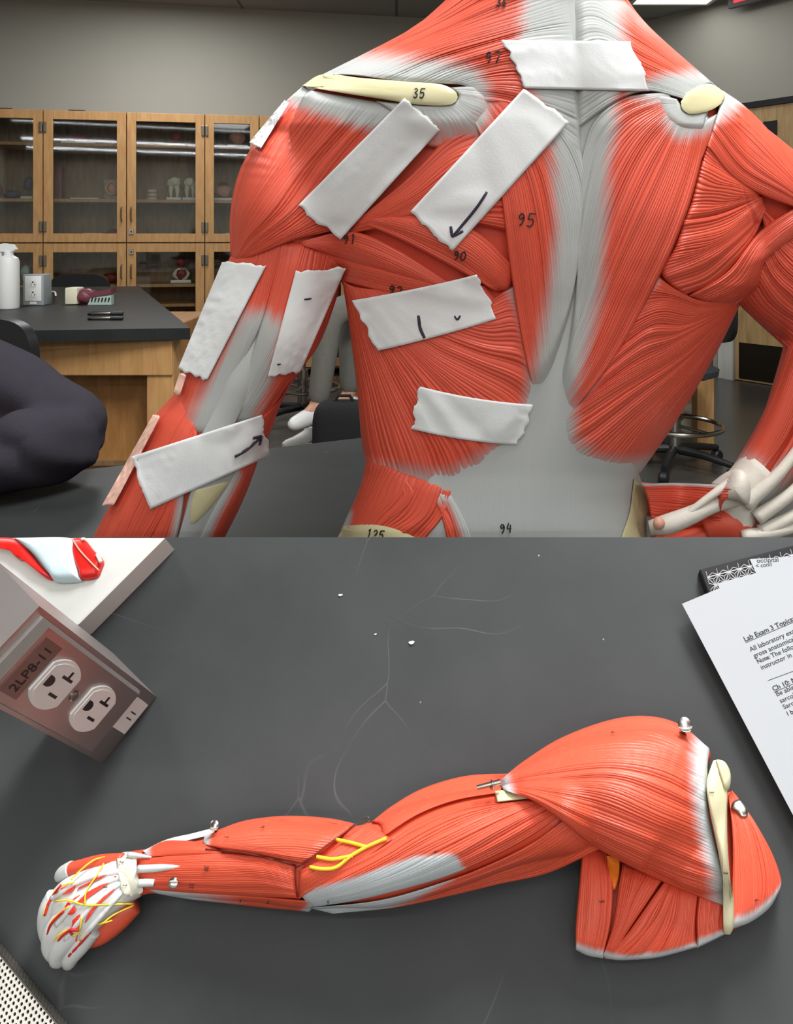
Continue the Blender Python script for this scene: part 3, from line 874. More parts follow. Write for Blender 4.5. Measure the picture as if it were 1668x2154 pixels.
# left deltoid over the top of the arm
mu('deltoid', [[(640, 178), (585, 230), (535, 300), (500, 370), (484, 450), (484, 535)], [(655, 190), (590, 270), (530, 370), (500, 450), (488, 540)], [(720, 202), (630, 310), (560, 410), (510, 490), (492, 545)],
  [(790, 214), (690, 330), (600, 440), (530, 505), (497, 548)], [(850, 228), (750, 350), (660, 450), (570, 508), (505, 548)], [(880, 236), (810, 350), (728, 470), (620, 505), (520, 545)]], 34, 18, lift=10, amp=0.36, zones=[Z_DELT], nt=72, taper=(0.06, 0.06))
for nm_, gd_, nf_ in (('scapular_fascia', [[(790, 212), (835, 248), (862, 296)], [(880, 218), (915, 262), (930, 314)], [(945, 216), (985, 256), (1015, 300)], [(962, 200), (1012, 216), (1062, 236)], [(945, 184), (1000, 180), (1056, 188)]], 26),
                ('scapular_fascia', [[(1424, 208), (1392, 200), (1352, 196)], [(1436, 226), (1402, 240), (1372, 258)], [(1450, 236), (1436, 262), (1424, 292)], [(1490, 232), (1484, 264), (1478, 302)]], 18)):
    muscle(TF, troot, nm_, gd_, nf_, 3, MU, lift=17, amp=0.2, ends=(0.95, 0), nt=36, sink=(0, 0.65), sinkd=18, sinkw=0, edge=14)
# bones
inside_patch(TF, troot, 'scapular_spine', [(636, 180), (680, 156), (760, 164), (860, 172), (930, 178), (962, 198), (948, 220), (880, 220), (800, 208), (700, 192)], M['cream'], off=22, crown=5, thick=34, base=True, label='cream ridge of the left shoulder blade')
inside_patch(TF, troot, 'scapular_spine', [(1432, 214), (1450, 192), (1490, 176), (1522, 194), (1520, 214), (1494, 232), (1455, 240), (1436, 230)], M['cream'], off=22, crown=5, thick=34, base=True, label='cream ridge of the right shoulder blade')
inside_patch(TF, troot, 'iliac_crest', [(724, 1106), (790, 1104), (850, 1120), (920, 1160), (960, 1230), (820, 1260), (712, 1230), (704, 1150)], M['cream'], off=10, crown=6, base=True, label='cream hip bone edge')
inside_patch(TF, troot, 'iliac_crest', [(1334, 1008), (1356, 1030), (1368, 1062), (1356, 1100), (1346, 1200), (1300, 1220), (1306, 1140), (1324, 1080)], M['cream'], off=12, crown=4, base=True, label='cream hip bone edge')
TF.finish()

# right hand, resting on the hip
def hand_tube(name, P, R, m, par=None, n=12, sm=16):
    """P: (x, y, height), radii in px"""
    Q = cr(np.column_stack([np.asarray(P, float), np.asarray(R, float)]), sm)
    W = UMAP(Q[:, 0], Q[:, 1], Q[:, 2])
    mb = MB().tube(W, list(Q[:, 3] * KU), n)
    V = np.array(mb.V); V[:, 2] = np.maximum(V[:, 2], CZ); mb.V = V
    return mb.build(name, m, par or troot, sharp=None)
HG = M['hand_grey']
hand_tube('wrist', [(1600, 985, 120), (1560, 1030, 125), (1545, 1090, 120), (1530, 1180, 110)], [46, 44, 44, 46], HG)
inside_patch(TF, troot, 'wrist_band', [(1496, 1016), (1530, 992), (1562, 990), (1578, 1020), (1574, 1060), (1548, 1052), (1512, 1046)], HG, off=66, crown=22, base=True, thick=40, label='ribbed pale wrist band')
for i, (a, b) in enumerate([((1566, 1062), (1690, 930)), ((1590, 1090), (1720, 980)), ((1600, 1120), (1740, 1030)), ((1560, 1130), (1720, 1090))]):
    hand_tube('tendon', [(a[0], a[1], 165), ((a[0] + b[0]) / 2 + 6, (a[1] + b[1]) / 2 + 5, 172), (b[0], b[1], 160)], [17, 13, 11], HG)
hand_tube('thumb', [(1560, 1040, 150), (1500, 1062, 160), (1450, 1085, 165), (1400, 1104, 165), (1366, 1110, 160)], [24, 18, 20, 22, 15], HG)
hand_tube('thumb_tendon', [(1545, 1010, 165), (1500, 1040, 172), (1460, 1070, 172), (1430, 1092, 172)], [12, 9, 8, 7], HG)
hand_tube('thumb_tip', [(1392, 1102, 186), (1384, 1100, 190), (1376, 1098, 186)], [10, 15, 9], M['pink'])
for i, dy in enumerate((0, 26, 52, 78)):
    hand_tube('finger', [(1545, 1120 + dy, 130), (1490, 1125 + dy, 120), (1430, 1135 + dy, 112), (1370, 1142 + dy, 95)], [26, 22, 19, 14], MU if i == 0 else HG)
hand_tube('hip_muscle', [(1330, 1045, 30), (1420, 1060, 30), (1500, 1075, 30), (1620, 1100, 20)], [38, 44, 46, 50], MU, sm=30)
muscle(TF, troot, 'hip_muscle_fibres', [[(1350, 1018), (1430, 1016), (1560, 1022)], [(1362, 1050), (1430, 1052), (1520, 1060)], [(1370, 1092), (1430, 1096), (1520, 1104)], [(1380, 1150), (1430, 1150), (1520, 1150)]], 22, 10, MU, lift=85, amp=0.3, sidew=(0.06, 0), clampz=CZ)
hand_tube('palm_muscle', [(1480, 1110, 120), (1530, 1100, 128), (1560, 1120, 120)], [26, 40, 40], MU)

def num(txt, x, y, size, ang=0):
    return number(TF, troot, txt, x, y, size, ang, rad=1.35 * KU, off=1.0)
num('35', 882, 196, 19, 0.02); num('97', 1038, 120, 24); num('95', 1108, 462, 28, 0.08); num('91', 735, 503, 20); num('90', 968, 538, 20, 0.1)
num('92', 832, 612, 22, 0.2); num('94', 1065, 1111, 20, -0.1); num('125', 790, 1124, 18, 0.12); num('36', 1056, 4, 16)
# ------------------------------------------------------------------ tape labels on the torso
def tape(name, quad, label, group='paper tape labels', torn=(1, 1), na=46, nb=18, m=None, sag=0.0, ink=(), off=2.2, wav=2.5):
    """quad: four px corners, the torn ends are the sides 0-3 and 1-2"""
    q = np.asarray(quad, float)
    a = np.linspace(0, 1, na)[:, None]; b = np.linspace(0, 1, nb)[None, :]
    A, B = np.broadcast_arrays(a, b)
    n1 = cr(np.column_stack([rng.uniform(-1, 1, 9), np.zeros(9)]), nb, arc=False)[:, 0]
    n2 = cr(np.column_stack([rng.uniform(-1, 1, 9), np.zeros(9)]), nb, arc=False)[:, 0]
    L = np.linalg.norm(q[1] - q[0])
    sh = (torn[0] * n1[None, :] * wav * 0.6 * (1 - A) * (A < 0.12) * (1 - A / 0.12) - torn[1] * n2[None, :] * wav * 0.6 * (A > 0.88) * (A - 0.88) / 0.12) / L
    fine = rng.uniform(-1, 1, (2, nb)) * 1.6 / L
    sh = sh + np.where(A == 0, fine[0][None, :], 0) + np.where(A == 1, fine[1][None, :], 0)
    A2 = A + sh
    P = ((1 - A2) * (1 - B))[..., None] * q[0] + (A2 * (1 - B))[..., None] * q[1] + (A2 * B)[..., None] * q[2] + ((1 - A2) * B)[..., None] * q[3]
    X, Y = P[..., 0], P[..., 1] + sag * 4 * (A * (1 - A))
    h = TF.at(X, Y, 2)
    for _ in range(5):
        hp = np.pad(h, 1, mode='edge')
        sm = (hp[:-2, 1:-1] + hp[2:, 1:-1] + hp[1:-1, :-2] + hp[1:-1, 2:]) / 4
        h = np.maximum(h, sm)
    hp = np.pad(h, 1, mode='edge')
    h = np.maximum(h, (hp[:-2, 1:-1] + hp[2:, 1:-1] + hp[1:-1, :-2] + hp[1:-1, 2:]) / 4) + off
    h += 0.8 * np.sin(A * 7 + 3 * B + q[0, 0]) * np.sin(B * 4 + 1) + 0.8
    top = UMAP(X, Y, h); bot = UMAP(X, Y, h - 1.0)
    V = np.vstack([top.reshape(-1, 3), bot.reshape(-1, 3)])
    N = na * nb
    ii = np.arange(N).reshape(na, nb)
    f1 = np.stack([ii[:-1, :-1], ii[1:, :-1], ii[1:, 1:], ii[:-1, 1:]], -1).reshape(-1, 4)
    per = list(ii[:, 0]) + list(ii[-1, 1:]) + list(ii[-2::-1, -1]) + list(ii[0, -2:0:-1])
    f3 = [(per[i], per[(i + 1) % len(per)], per[(i + 1) % len(per)] + N, per[i] + N) for i in range(len(per))]
    Fc = [tuple(x) for x in f1] + [tuple(x[::-1] + N) for x in f1] + f3
    o = mesh_obj(name, V, Fc, m or M['tape'], None)
    bm = bmesh.new(); bm.from_mesh(o.data); bmesh.ops.recalc_face_normals(bm, faces=bm.faces); bm.to_mesh(o.data); bm.free()
    tag(o, label, 'tape label', group)
    for st in ink:
        nm, lines, r = st
        mb = MB()
        for l in lines:
            l = cr(np.asarray(l, float), 14)
            d = (X[None] - l[:, 0, None, None]) ** 2 + (Y[None] - l[:, 1, None, None]) ** 2
            k = d.reshape(len(l), -1).argmin(1)
            hh = h.ravel()[k] + 0.9
            Pw = UMAP(l[:, 0], l[:, 1], hh)
            mb.tube(Pw, [r * KU * (0.7 + 0.3 * math.sin(PI * (0.15 + 0.7 * i / 13))) for i in range(14)], 6)
        mb.build(nm, M['ink'], o, sharp=None)
    return o
tape('paper_tape_label', [(1057, 84), (1325, 87), (1370, 192), (1104, 186)], 'wide blank tape label across the base of the neck', wav=9, sag=0)
tape('paper_tape_label', [(626, 433), (850, 207), (928, 270), (716, 504)], 'slanted tape label below the cream bone marked 35', wav=6)
tape('paper_tape_label', [(862, 446), (1100, 188), (1200, 254), (950, 530)], 'slanted tape label with a drawn arrow, pointing down to the number 90', wav=6,
     ink=[('drawn_arrow', [[(1024, 404), (1000, 440), (955, 494)], [(948, 476), (951, 498)], [(951, 498), (974, 486)]], 3.2)])
tape('paper_tape_label', [(524, 300), (598, 211), (608, 216), (549, 312)], 'tape label folded over the outer edge of the left shoulder', wav=1)
tape('paper_tape_label', [(374, 776), (468, 549), (560, 558), (435, 801)], 'long tape label on the outer side of the left upper arm', wav=6)
tape('paper_tape_label', [(563, 793), (622, 570), (728, 563), (632, 782)], 'long tape label on the inner side of the left upper arm', wav=5,
     ink=[('pen_stroke', [[(640, 630), (654, 628)]], 2.2), ('pen_stroke', [[(583, 767), (590, 766)]], 2.0)])
tape('paper_tape_label', [(740, 632), (1005, 577), (1044, 671), (795, 738)], 'tape label with one drawn stroke under the number 92', wav=7, sag=3,
     ink=[('pen_stroke', [[(880, 664), (884, 690), (893, 711)]], 3.6), ('pen_stroke', [[(956, 665), (962, 672), (968, 664)]], 2.2)])
tape('paper_tape_label', [(884, 813), (1120, 851), (1091, 936), (865, 902)], 'lowest tape label on the back, beside the grey spine', wav=9, sag=6)
tape('paper_tape_label', [(274, 961), (549, 873), (568, 958), (317, 1071)], 'tape label with a drawn arrow wrapped across the left elbow', wav=6,
     ink=[('drawn_arrow', [[(494, 961), (520, 945), (550, 918)], [(532, 922), (550, 917)], [(550, 917), (546, 936)]], 3.6)])
tape('thin_tape_strip', [(214, 1064), (322, 872), (337, 876), (240, 1062)], 'pale pink tape strip along the outer edge of the left forearm', None, wav=1, m=M['tape_pink'])
tape('thin_tape_strip', [(364, 826), (378, 784), (392, 790), (378, 832)], 'small pink tape scrap under the outer upper arm label', None, wav=1, m=M['tape_pink'], nb=8, na=12)
# ------------------------------------------------------------------ the room
CZH = HC + 1.80
def struct(o):
    o['kind'] = 'structure'
    return o
def W3(x, y, z): return Vector((x, y, z))
# cabinet line and wall behind it
CA = Vector((-CX * 5.6 / F, 5.6, 0)); CB = Vector(((575 - CX) * 5.95 / F, 5.95, 0))
CD = (CB - CA).normalized(); CN = Vector((-CD.y, CD.x, 0))     # along, into the wall
CANG = math.atan2(CD.y, CD.x)
def cab_s(px):                                                # px -> distance along the cabinet fronts
    k = (px - CX) / F
    return (k * CA.y - CA.x) / (CD.x - k * CD.y)
R1 = Vector(((1340 - CX) * 6.77 / F, 6.77, 0)); R2 = Vector(((1530 - CX) * 6.1 / F, 6.1, 0))
RD = (R2 - R1).normalized(); RN = Vector((RD.y, -RD.x, 0))
if RN.y > 0: RN = -RN                                          # faces the room
wl0 = CA + CN * 0.42
def isect(p, d, q, e):
    k = (q - p).cross(e).z / d.cross(e).z
    return p + d * k
corner = isect(wl0, CD, R1, RD)
XL, XR, YB = -3.6, 4.2, -6.5
lc = wl0 + CD * ((XL - wl0.x) / CD.x)
rc = R1 + RD * ((XR - R1.x) / RD.x)
def wall(name, a, b, m=None, z0=0, z1=CZH, t=0.1):
    d = (b - a).normalized(); n = Vector((-d.y, d.x, 0)) * t
    mb = MB().prism([(a.x, a.y), (b.x, b.y), (b.x + n.x, b.y + n.y), (a.x + n.x, a.y + n.y)], z0, z1)
    return struct(mb.build(name, m or M['wall'], None, smooth=False))
fp = [(XL, YB), (XR, YB), (XR, rc.y), (corner.x, corner.y), (XL, lc.y)]
struct(MB().prism(fp, -0.1, 0.0).build('floor', M['floor'], None, smooth=False))
struct(MB().prism(fp, CZH, CZH + 0.1).build('ceiling', M['ceil'], None, smooth=False))
wall('wall_back', lc, corner); wall('wall_right', corner, rc); wall('wall_far_right', rc, Vector((XR, YB, 0)))
wall('wall_front', Vector((XR, YB, 0)), Vector((XL, YB, 0))); wall('wall_left', Vector((XL, YB, 0)), lc)

def lamp_panel(x, y, w, d, label, grp='ceiling light panels', power=30, rot=0.0):
    dm = M['lamp'] if grp.startswith('ceiling strip') else M['panel_lamp']
    t = thing('ceiling_light', label, 'ceiling light', (x, y, CZH - 0.001), rot, grp)
    fr = MB()
    for sx in (-1, 1): fr.box((sx * (w / 2 - 0.015), 0, -0.012), (0.03, d, 0.022))
    for sy in (-1, 1): fr.box((0, sy * (d / 2 - 0.015), -0.012), (w - 0.06, 0.03, 0.022))
    fr.build('light_frame', M['white_paint'], t, smooth=False, local=True)
    MB().box((0, 0, -0.008), (w - 0.06, d - 0.06, 0.010)).build('diffuser', dm, t, smooth=False, local=True)
    ld = bpy.data.lights.new('panel_light', 'AREA'); ld.shape = 'RECTANGLE'; ld.size = w - 0.08; ld.size_y = d - 0.08; ld.energy = power
    ld.color = (0.985, 0.99, 1.0)
    lo = bpy.data.objects.new('panel_light', ld); lo.location = (0, 0, -0.02); link(lo, t)
    return t
PW = 48
lamp_panel(2.07, 5.55, 0.62, 1.22, 'ceiling light panel above the doorway, at the top edge of the view', power=5)
lamp_panel(-1.5, 4.9, 0.62, 1.22, 'ceiling light panel in front of the oak cabinets', power=40)
lamp_panel(1.5, 2.6, 0.62, 1.22, 'ceiling light panel above the dark floor by the stool', power=26)
lamp_panel(-1.6, 1.35, 0.62, 1.22, 'added ceiling light panel brightening the front of the bench with the white bottle', power=34)  # unseen panel, placed ahead of the bench to brighten its oak front
lamp_panel(0.55, 0.72, 0.62, 1.22, 'ceiling light panel above the tilted slab, paper side', power=112)
lamp_panel(0.0, -0.75, 0.62, 1.22, 'ceiling light panel just behind the viewer of the slab', power=9)
lamp_panel(0.0, -1.6, 6.4, 0.16, 'long strip light nearest the tilted slab', 'ceiling strip lights', power=22)
lamp_panel(0.0, -3.9, 6.4, 0.16, 'long strip light in the middle of the open floor', 'ceiling strip lights', power=140)
lamp_panel(0.0, -5.4, 6.4, 0.16, 'long strip light along the front wall', 'ceiling strip lights', power=155)

# ------------------------------------------------------------------ torso table
def table_top(name, pts, z, t, m, parent):
    return MB().prism(pts, z - t, z).build(name, m, parent, smooth=False)
A0 = on_z(205, 985, TZ); A1 = on_z(742, 923, TZ)
dd = (A1 - A0).normalized()
p_l = A0 + dd * (-1.2); p_r = A0 + dd * (isect(A0, dd, Vector((0, 0, 0)), Vector(((1235 - CX) / F, 1, 0))) - A0).length
tt = thing('lab_table', 'black topped lab table under the red muscle torso', 'table', (0.1, 1.0, 0))
table_top('table_top', [(-1.15, 0.675), (0.205, 0.675), (p_r.x, p_r.y), (p_l.x, p_l.y)], TZ, 0.032, M['table_top'], tt)
for x, y in ((-1.0, 0.75), (0.14, 0.75), (p_r.x - 0.08, p_r.y - 0.1), (p_l.x + 0.2, p_l.y - 0.08)):
    MB().box((x, y, 0.354), (0.07, 0.07, 0.707)).build('leg', M['oak'], tt, smooth=False)

# ------------------------------------------------------------------ second bench at the left
T2 = 0.77
n0 = on_z(262, 697, T2); n1 = on_z(400, 690, T2); f1 = on_z(292, 602, T2); f0 = on_z(-160, 606, T2); n00 = on_z(-260, 700, T2)
t2 = thing('lab_bench', 'black topped oak lab bench in front of the glazed cabinets', 'table', ((n0.x + n1.x) / 2, n1.y + 0.8, 0))
table_top('bench_top', [(n00.x, n00.y), (n1.x, n1.y), (f1.x, f1.y), (f0.x, f0.y)], T2, 0.036, M['table_top'], t2)
yb = n1.y + 0.012
xr_ = n1.x - 0.06
def panel(x0, x1, z0, z1, y, t=0.03, m=None, nm='panel'):
    return MB().box(((x0 + x1) / 2, y + t / 2, (z0 + z1) / 2), (x1 - x0, t, z1 - z0), 0.003).build(nm, m or M['oak'], t2, smooth=False)
panel(n00.x + 0.05, xr_, T2 - 0.036 - 0.115, T2 - 0.037, yb, 0.03, nm='apron')
for xx, yy in ((xr_ - 0.04, yb), (f1.x - 0.1, f1.y - 0.2)):
    MB().box((xx, yy + 0.05, 0.366), (0.085, 0.085, 0.731), 0.004).build('leg', M['oak'], t2, smooth=False)
MB().prism([(xr_, yb + 0.1), (f1.x - 0.06, f1.y - 0.15), (f1.x - 0.09, f1.y - 0.15), (xr_ - 0.03, yb + 0.1)], T2 - 0.151, T2 - 0.037).build('apron', M['oak'], t2, smooth=False)
# closed cupboard under the bench
px0 = (100 - CX) * (yb + 0.25) / F; px1 = (342 - CX) * (yb + 0.25) / F
MB().box(((n00.x + px1) / 2 + 0.02, yb + 0.55, 0.366), (px1 - n00.x - 0.04, 0.9, 0.73), 0.004).build('cupboard', M['oak_panel'], t2, smooth=False)
MB().box(((n00.x + px1) / 2 + 0.02, yb + 0.095, 0.32), (px1 - n00.x - 0.06, 0.02, 0.02), 0.002).build('panel_joint', M['oak_dark'], t2, smooth=False)

# ------------------------------------------------------------------ glazed cabinets
cz_top = HC + (CY - 236) * 5.76 / F
def cz(py, px=200):                       # height of an image row on the cabinet front
    s = cab_s(px); p = CA + CD * s
    return HC + (CY - py) * p.y / F
zmid = cz(511)
CABDEEP = 0.40
def cabinet(s0, s1, doors, label):
    p = CA + CD * s0
    t = thing('display_cabinet', label, 'cabinet', (p.x, p.y, 0), CANG, 'glazed oak cabinets')
    w = s1 - s0 - 0.002
    mb = MB(); th = 0.02; D = CABDEEP
    mb.box((th / 2, D / 2, cz_top / 2), (th, D, cz_top)); mb.box((w - th / 2, D / 2, cz_top / 2), (th, D, cz_top))
    mb.box((w / 2, D - 0.008, cz_top / 2), (w - 2 * th, 0.012, cz_top))
    for z in (th / 2, zmid, cz_top - th / 2, 0.09):
        mb.box((w / 2, D / 2, z), (w - 2 * th, D - 0.02, th))
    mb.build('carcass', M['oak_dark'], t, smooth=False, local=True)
    for z in SHELVES:
        MB().box((w / 2, D / 2 + 0.01, z - 0.011), (w - 2 * th - 0.004, D - 0.06, 0.022)).build('shelf', M['oak'], t, smooth=False, local=True)
    for (a, b, hs) in doors:
        a -= s0; b -= s0
        for z0, z1, up in ((zmid + 0.004, cz_top - 0.004, 1), (0.10, zmid - 0.004, 0)):
            st = 0.062; g = 0.003
            x0, x1 = a + g, b - g
            mb = MB()
            for xx in (x0 + st / 2, x1 - st / 2): mb.box((xx, -0.012, (z0 + z1) / 2), (st, 0.022, z1 - z0), 0.002)
            for zz in (z0 + st / 2, z1 - st / 2): mb.box(((x0 + x1) / 2, -0.012, zz), (x1 - x0 - 2 * st, 0.022, st), 0.002)
            d = mb.build('cabinet_door', M['oak'], t, smooth=False, local=True)
            MB().box(((x0 + x1) / 2, -0.008, (z0 + z1) / 2), (x1 - x0 - 2 * st + 0.01, 0.004, z1 - z0 - 2 * st + 0.01)).build('glass_pane', M['glass'], d, smooth=False, local=True)
            hx = x0 + 0.0105 if hs < 0 else x1 - 0.0105
            for zz in (z0 + 0.11, z1 - 0.12):
                MB().box((hx, -0.028, zz), (0.020, 0.012, 0.075), 0.003).build('hinge', M['hinge'], d, smooth=False, local=True)
            kx = x1 - 0.03 if hs < 0 else x0 + 0.03
            kz = z0 + 0.2 if up else z1 - 0.2
            mbh = MB().tube([(kx, -0.023, kz - 0.05), (kx, -0.05, kz - 0.035), (kx, -0.05, kz + 0.035), (kx, -0.023, kz + 0.05)], 0.005, 8)
            mbh.build('handle', M['hinge'], d, local=True)
            if hs > 0:
                lz = z0 + 0.075 if up else z1 - 0.06
                lk = MB().box((x0 + 0.03, -0.026, lz), (0.032, 0.006, 0.038), 0.002)
                lk.build('lock_plate', M['chrome'], d, smooth=False, local=True)
                MB().lathe([(0.006, 0), (0.006, 0.004)], (x0 + 0.03, -0.029, lz), 10, (0, -1, 0)).build('keyhole', M['black'], d, local=True)
    return t
SHELVES = [cz(300, 200), cz(418, 200), cz(598, 340), cz(640, 340), 0.36]
s90, s268, s432, s545, s730 = cab_s(92), cab_s(267), cab_s(431), cab_s(545), cab_s(735)
dw = s268 - s90
cabinet(s90 - 2 * dw, s90, [(s90 - 2 * dw, s90 - dw, -1), (s90 - dw, s90, 1)], 'glazed oak cabinet farthest from the torso')
cabinet(s90, s432, [(s90, s268, -1), (s268, s432, 1)], 'glazed oak cabinet with double doors holding the pelvis and tooth models')
cabinet(s432, s545, [(s432, s545, -1)], 'narrow glazed oak cabinet beside the torso shoulder')
cabinet(s545, s730, [(s545, (s545 + s730) / 2, -1), ((s545 + s730) / 2, s730, 1)], 'glazed oak cabinet mostly hidden behind the torso shoulder')

def cab_pt(px, depth, z):
    """a point inside the cabinets: sight line px met depth behind the fronts"""
    a = CA + CN * depth
    k = (px - CX) / F
    s = (k * a.y - a.x) / (CD.x - k * CD.y)
    p = a + CD * s
    return Vector((p.x, p.y, z))
# ------------------------------------------------------------------ tilted lab slab
def LV(px, py, h=0.0):
    return Vector(LO(px, py, h))
st = thing('tilted_lab_table', 'black resin slab tilted toward the viewer, carrying the red arm model', 'table', tuple(Vector(LV(834, 1500)) * 1.0)[:2] + (0.0,))
q = [LV(-170, 1130), LV(1830, 1130), LV(2000, 2420), LV(-340, 2420)]
TH = 0.026
V = [tuple(p) for p in q] + [tuple(p - NU * TH) for p in q]
mesh_obj('slab_top', V, [(3, 2, 1, 0), (4, 5, 6, 7), (0, 1, 5, 4), (1, 2, 6, 5), (2, 3, 7, 6), (3, 0, 4, 7)], M['slab'], st, smooth=False)
for (px, py) in ((-120, 1180), (1780, 1180), (1900, 2330), (-240, 2330)):
    p = LV(px, py) - NU * (TH + 0.004)
    zt = p.z + 0.0
    MB().box((p.x, p.y, zt / 2 - 0.004), (0.04, 0.03, zt - 0.012)).build('leg', M['black'], st, smooth=False)

def ldir(h): return NU * h
# ------------------------------------------------------------------ lower arm model
AX = [(1180, 1712, 88, 96, 1.0), (1080, 1735, 86, 88, 1.0), (980, 1760, 96, 84, 1.0), (890, 1786, 100, 80, 1.0), (800, 1815, 94, 76, 0.95), (720, 1822, 88, 70, 0.9), (640, 1822, 90, 66, 0.85),
      (560, 1812, 88, 62, 0.8), (480, 1820, 76, 58, 0.75), (400, 1826, 62, 56, 0.7), (320, 1832, 52, 54, 0.66), (280, 1838, 52, 54, 0.62)]
AX = [(a, b, c, d + 16, e) for a, b, c, d, e in AX]
HANDT = [(290, 1838, 54, 58, 0.6), (240, 1856, 66, 66, 0.55), (180, 1884, 86, 72, 0.5), (145, 1920, 66, 66, 0.55)]
DELT = [(1090, 1650, 34, 105, 0.9), (1200, 1650, 92, 105, 0.75), (1320, 1670, 140, 100, 0.62), (1420, 1700, 150, 90, 0.55), (1490, 1760, 120, 75, 0.5)]
PLATE = [(1250, 1890, 170, 14, 0.22), (1430, 1880, 190, 18, 0.22), (1560, 1840, 190, 18, 0.22)]
def LMAP(X, Y, h):
    return LO(X, Y, np.maximum(h, 2.0))
LF = Field([AX, HANDT, DELT, PLATE], None, soft=8.0, mapf=LMAP)
aroot = thing('muscle_arm_model', 'orange muscle arm and shoulder model lying on the tilted black slab', 'anatomical model', tuple(LV(900, 1780)))
M2 = M['muscle2']
def am(name, guides, nf, bul, **k):
    return muscle(LF, aroot, name, guides, nf, bul, k.pop('m', M2), **k)
core_tube(LF, aroot, 'upper_arm', AX[:7], M2, 0.93)
core_tube(LF, aroot, 'forearm', AX[6:], M2, 0.92)
def pad(name, poly, h0, h1, m, inset=0.0, tendon=0.0):
    """closed solid from the slab up: outline poly px, top rounded in"""
    O = cr(np.vstack([poly, poly[:1]]), 90)[:-1]
    c = O.mean(0)
    n = len(O); V = []; Fc = []
    prof = [(0.97, 3), (1.0, h0 * 0.5), (0.985, h0), (0.93, h0 + (h1 - h0) * 0.55), (0.8, h1 * 0.9), (0.5, h1)]
    for f, h in prof:
        R = c + (O - c) * f
        V.append(LO(R[:, 0], R[:, 1], np.full(n, h)))
    V = np.vstack(V)
    for j in range(len(prof) - 1):
        for i in range(n):
            k = (i + 1) % n
            Fc.append((j * n + i, j * n + k, (j + 1) * n + k, (j + 1) * n + i))
    Fc.append(tuple(range(n - 1, -1, -1))); Fc.append(tuple(range((len(prof) - 1) * n, len(prof) * n)))
    o = mesh_obj(name, V, Fc, m, aroot, attr={'tendon': np.full(len(V), tendon)})
    bm = bmesh.new(); bm.from_mesh(o.data); bmesh.ops.recalc_face_normals(bm, faces=bm.faces); bm.to_mesh(o.data); bm.free()
    return o
SCAP_OUT = [(1228, 1800), (1216, 1880), (1211, 1960), (1213, 1994), (1232, 2008), (1300, 2020), (1380, 2014), (1450, 1997), (1520, 1966), (1575, 1940), (1620, 1908), (1640, 1868), (1640, 1836),
            (1618, 1786), (1580, 1722), (1538, 1664), (1500, 1700), (1400, 1780)]
pad('shoulder_blade_body', SCAP_OUT, 16, 44, M2)
DEL_OUT = [(1052, 1645), (1100, 1603), (1180, 1553), (1280, 1516), (1350, 1508), (1420, 1522), (1482, 1566), (1496, 1590), (1486, 1622), (1492, 1700), (1508, 1770), (1530, 1840), (1538, 1896), (1526, 1908),
           (1470, 1888), (1400, 1858), (1320, 1822), (1260, 1788), (1170, 1720), (1110, 1680)]
pad('shoulder_body', DEL_OUT, 60, 118, M2)

PF = Field([PLATE], None, soft=8.0, mapf=LMAP); PF.H = LF.H
def pm(name, guides, nf, bul, **k):
    return muscle(PF, aroot, name, guides, nf, bul, M2, **k)
# shoulder blade muscles
pm('supraspinatus', [[(1532, 1672), (1540, 1760), (1540, 1860), (1538, 1954)], [(1536, 1668), (1568, 1750), (1582, 1850), (1578, 1940)], [(1538, 1664), (1592, 1742), (1618, 1830), (1618, 1910)], [(1540, 1662), (1582, 1720), (1622, 1790), (1643, 1848), (1640, 1874)]],
   30, 8, lift=24, amp=0.32, ends=(0, 0.085), nt=60)
pm('infraspinatus', [[(1470, 1870), (1464, 1930), (1466, 1994)], [(1500, 1880), (1494, 1930), (1496, 1980)], [(1538, 1890), (1532, 1930), (1528, 1964)]], 9, 5, lift=22, amp=0.29, ends=(0, 0.16))
pm('infraspinatus', [[(1410, 1850), (1396, 1910), (1372, 1970), (1338, 2019)], [(1436, 1860), (1428, 1930), (1412, 1975), (1390, 2013)], [(1470, 1870), (1464, 1930), (1464, 1970), (1468, 1992)]], 15, 8, lift=22, amp=0.38, ends=(0, 0.1))
pm('teres_minor', [[(1400, 1850), (1370, 1890), (1320, 1960), (1272, 2016)], [(1420, 1855), (1392, 1920), (1350, 1980), (1305, 2020)], [(1425, 1858), (1402, 1930), (1376, 1980), (1345, 2018)]], 13, 10, lift=24, amp=0.41, ends=(0, 0.09))
pm('teres_minor', [[(1308, 1815), (1300, 1870), (1290, 1940), (1268, 2012)], [(1345, 1830), (1325, 1890), (1305, 1950), (1278, 2016)], [(1395, 1850), (1362, 1900), (1318, 1965), (1288, 2018)]], 14, 12, lift=25, amp=0.41, ends=(0, 0.07))
pm('teres_major', [[(1226, 1780), (1217, 1870), (1210, 1950), (1211, 1998)], [(1250, 1780), (1250, 1870), (1246, 1950), (1236, 2010)], [(1276, 1790), (1290, 1860), (1286, 1940), (1268, 2016)]], 16, 12, lift=26, amp=0.29, ends=(0, 0.08))
inside_patch(LF, aroot, 'fat_pad', [(1276, 1800), (1300, 1806), (1302, 1836), (1294, 1870), (1288, 1866), (1280, 1830)], M['fat'], off=20, crown=4, base=True, label='orange fatty strip')
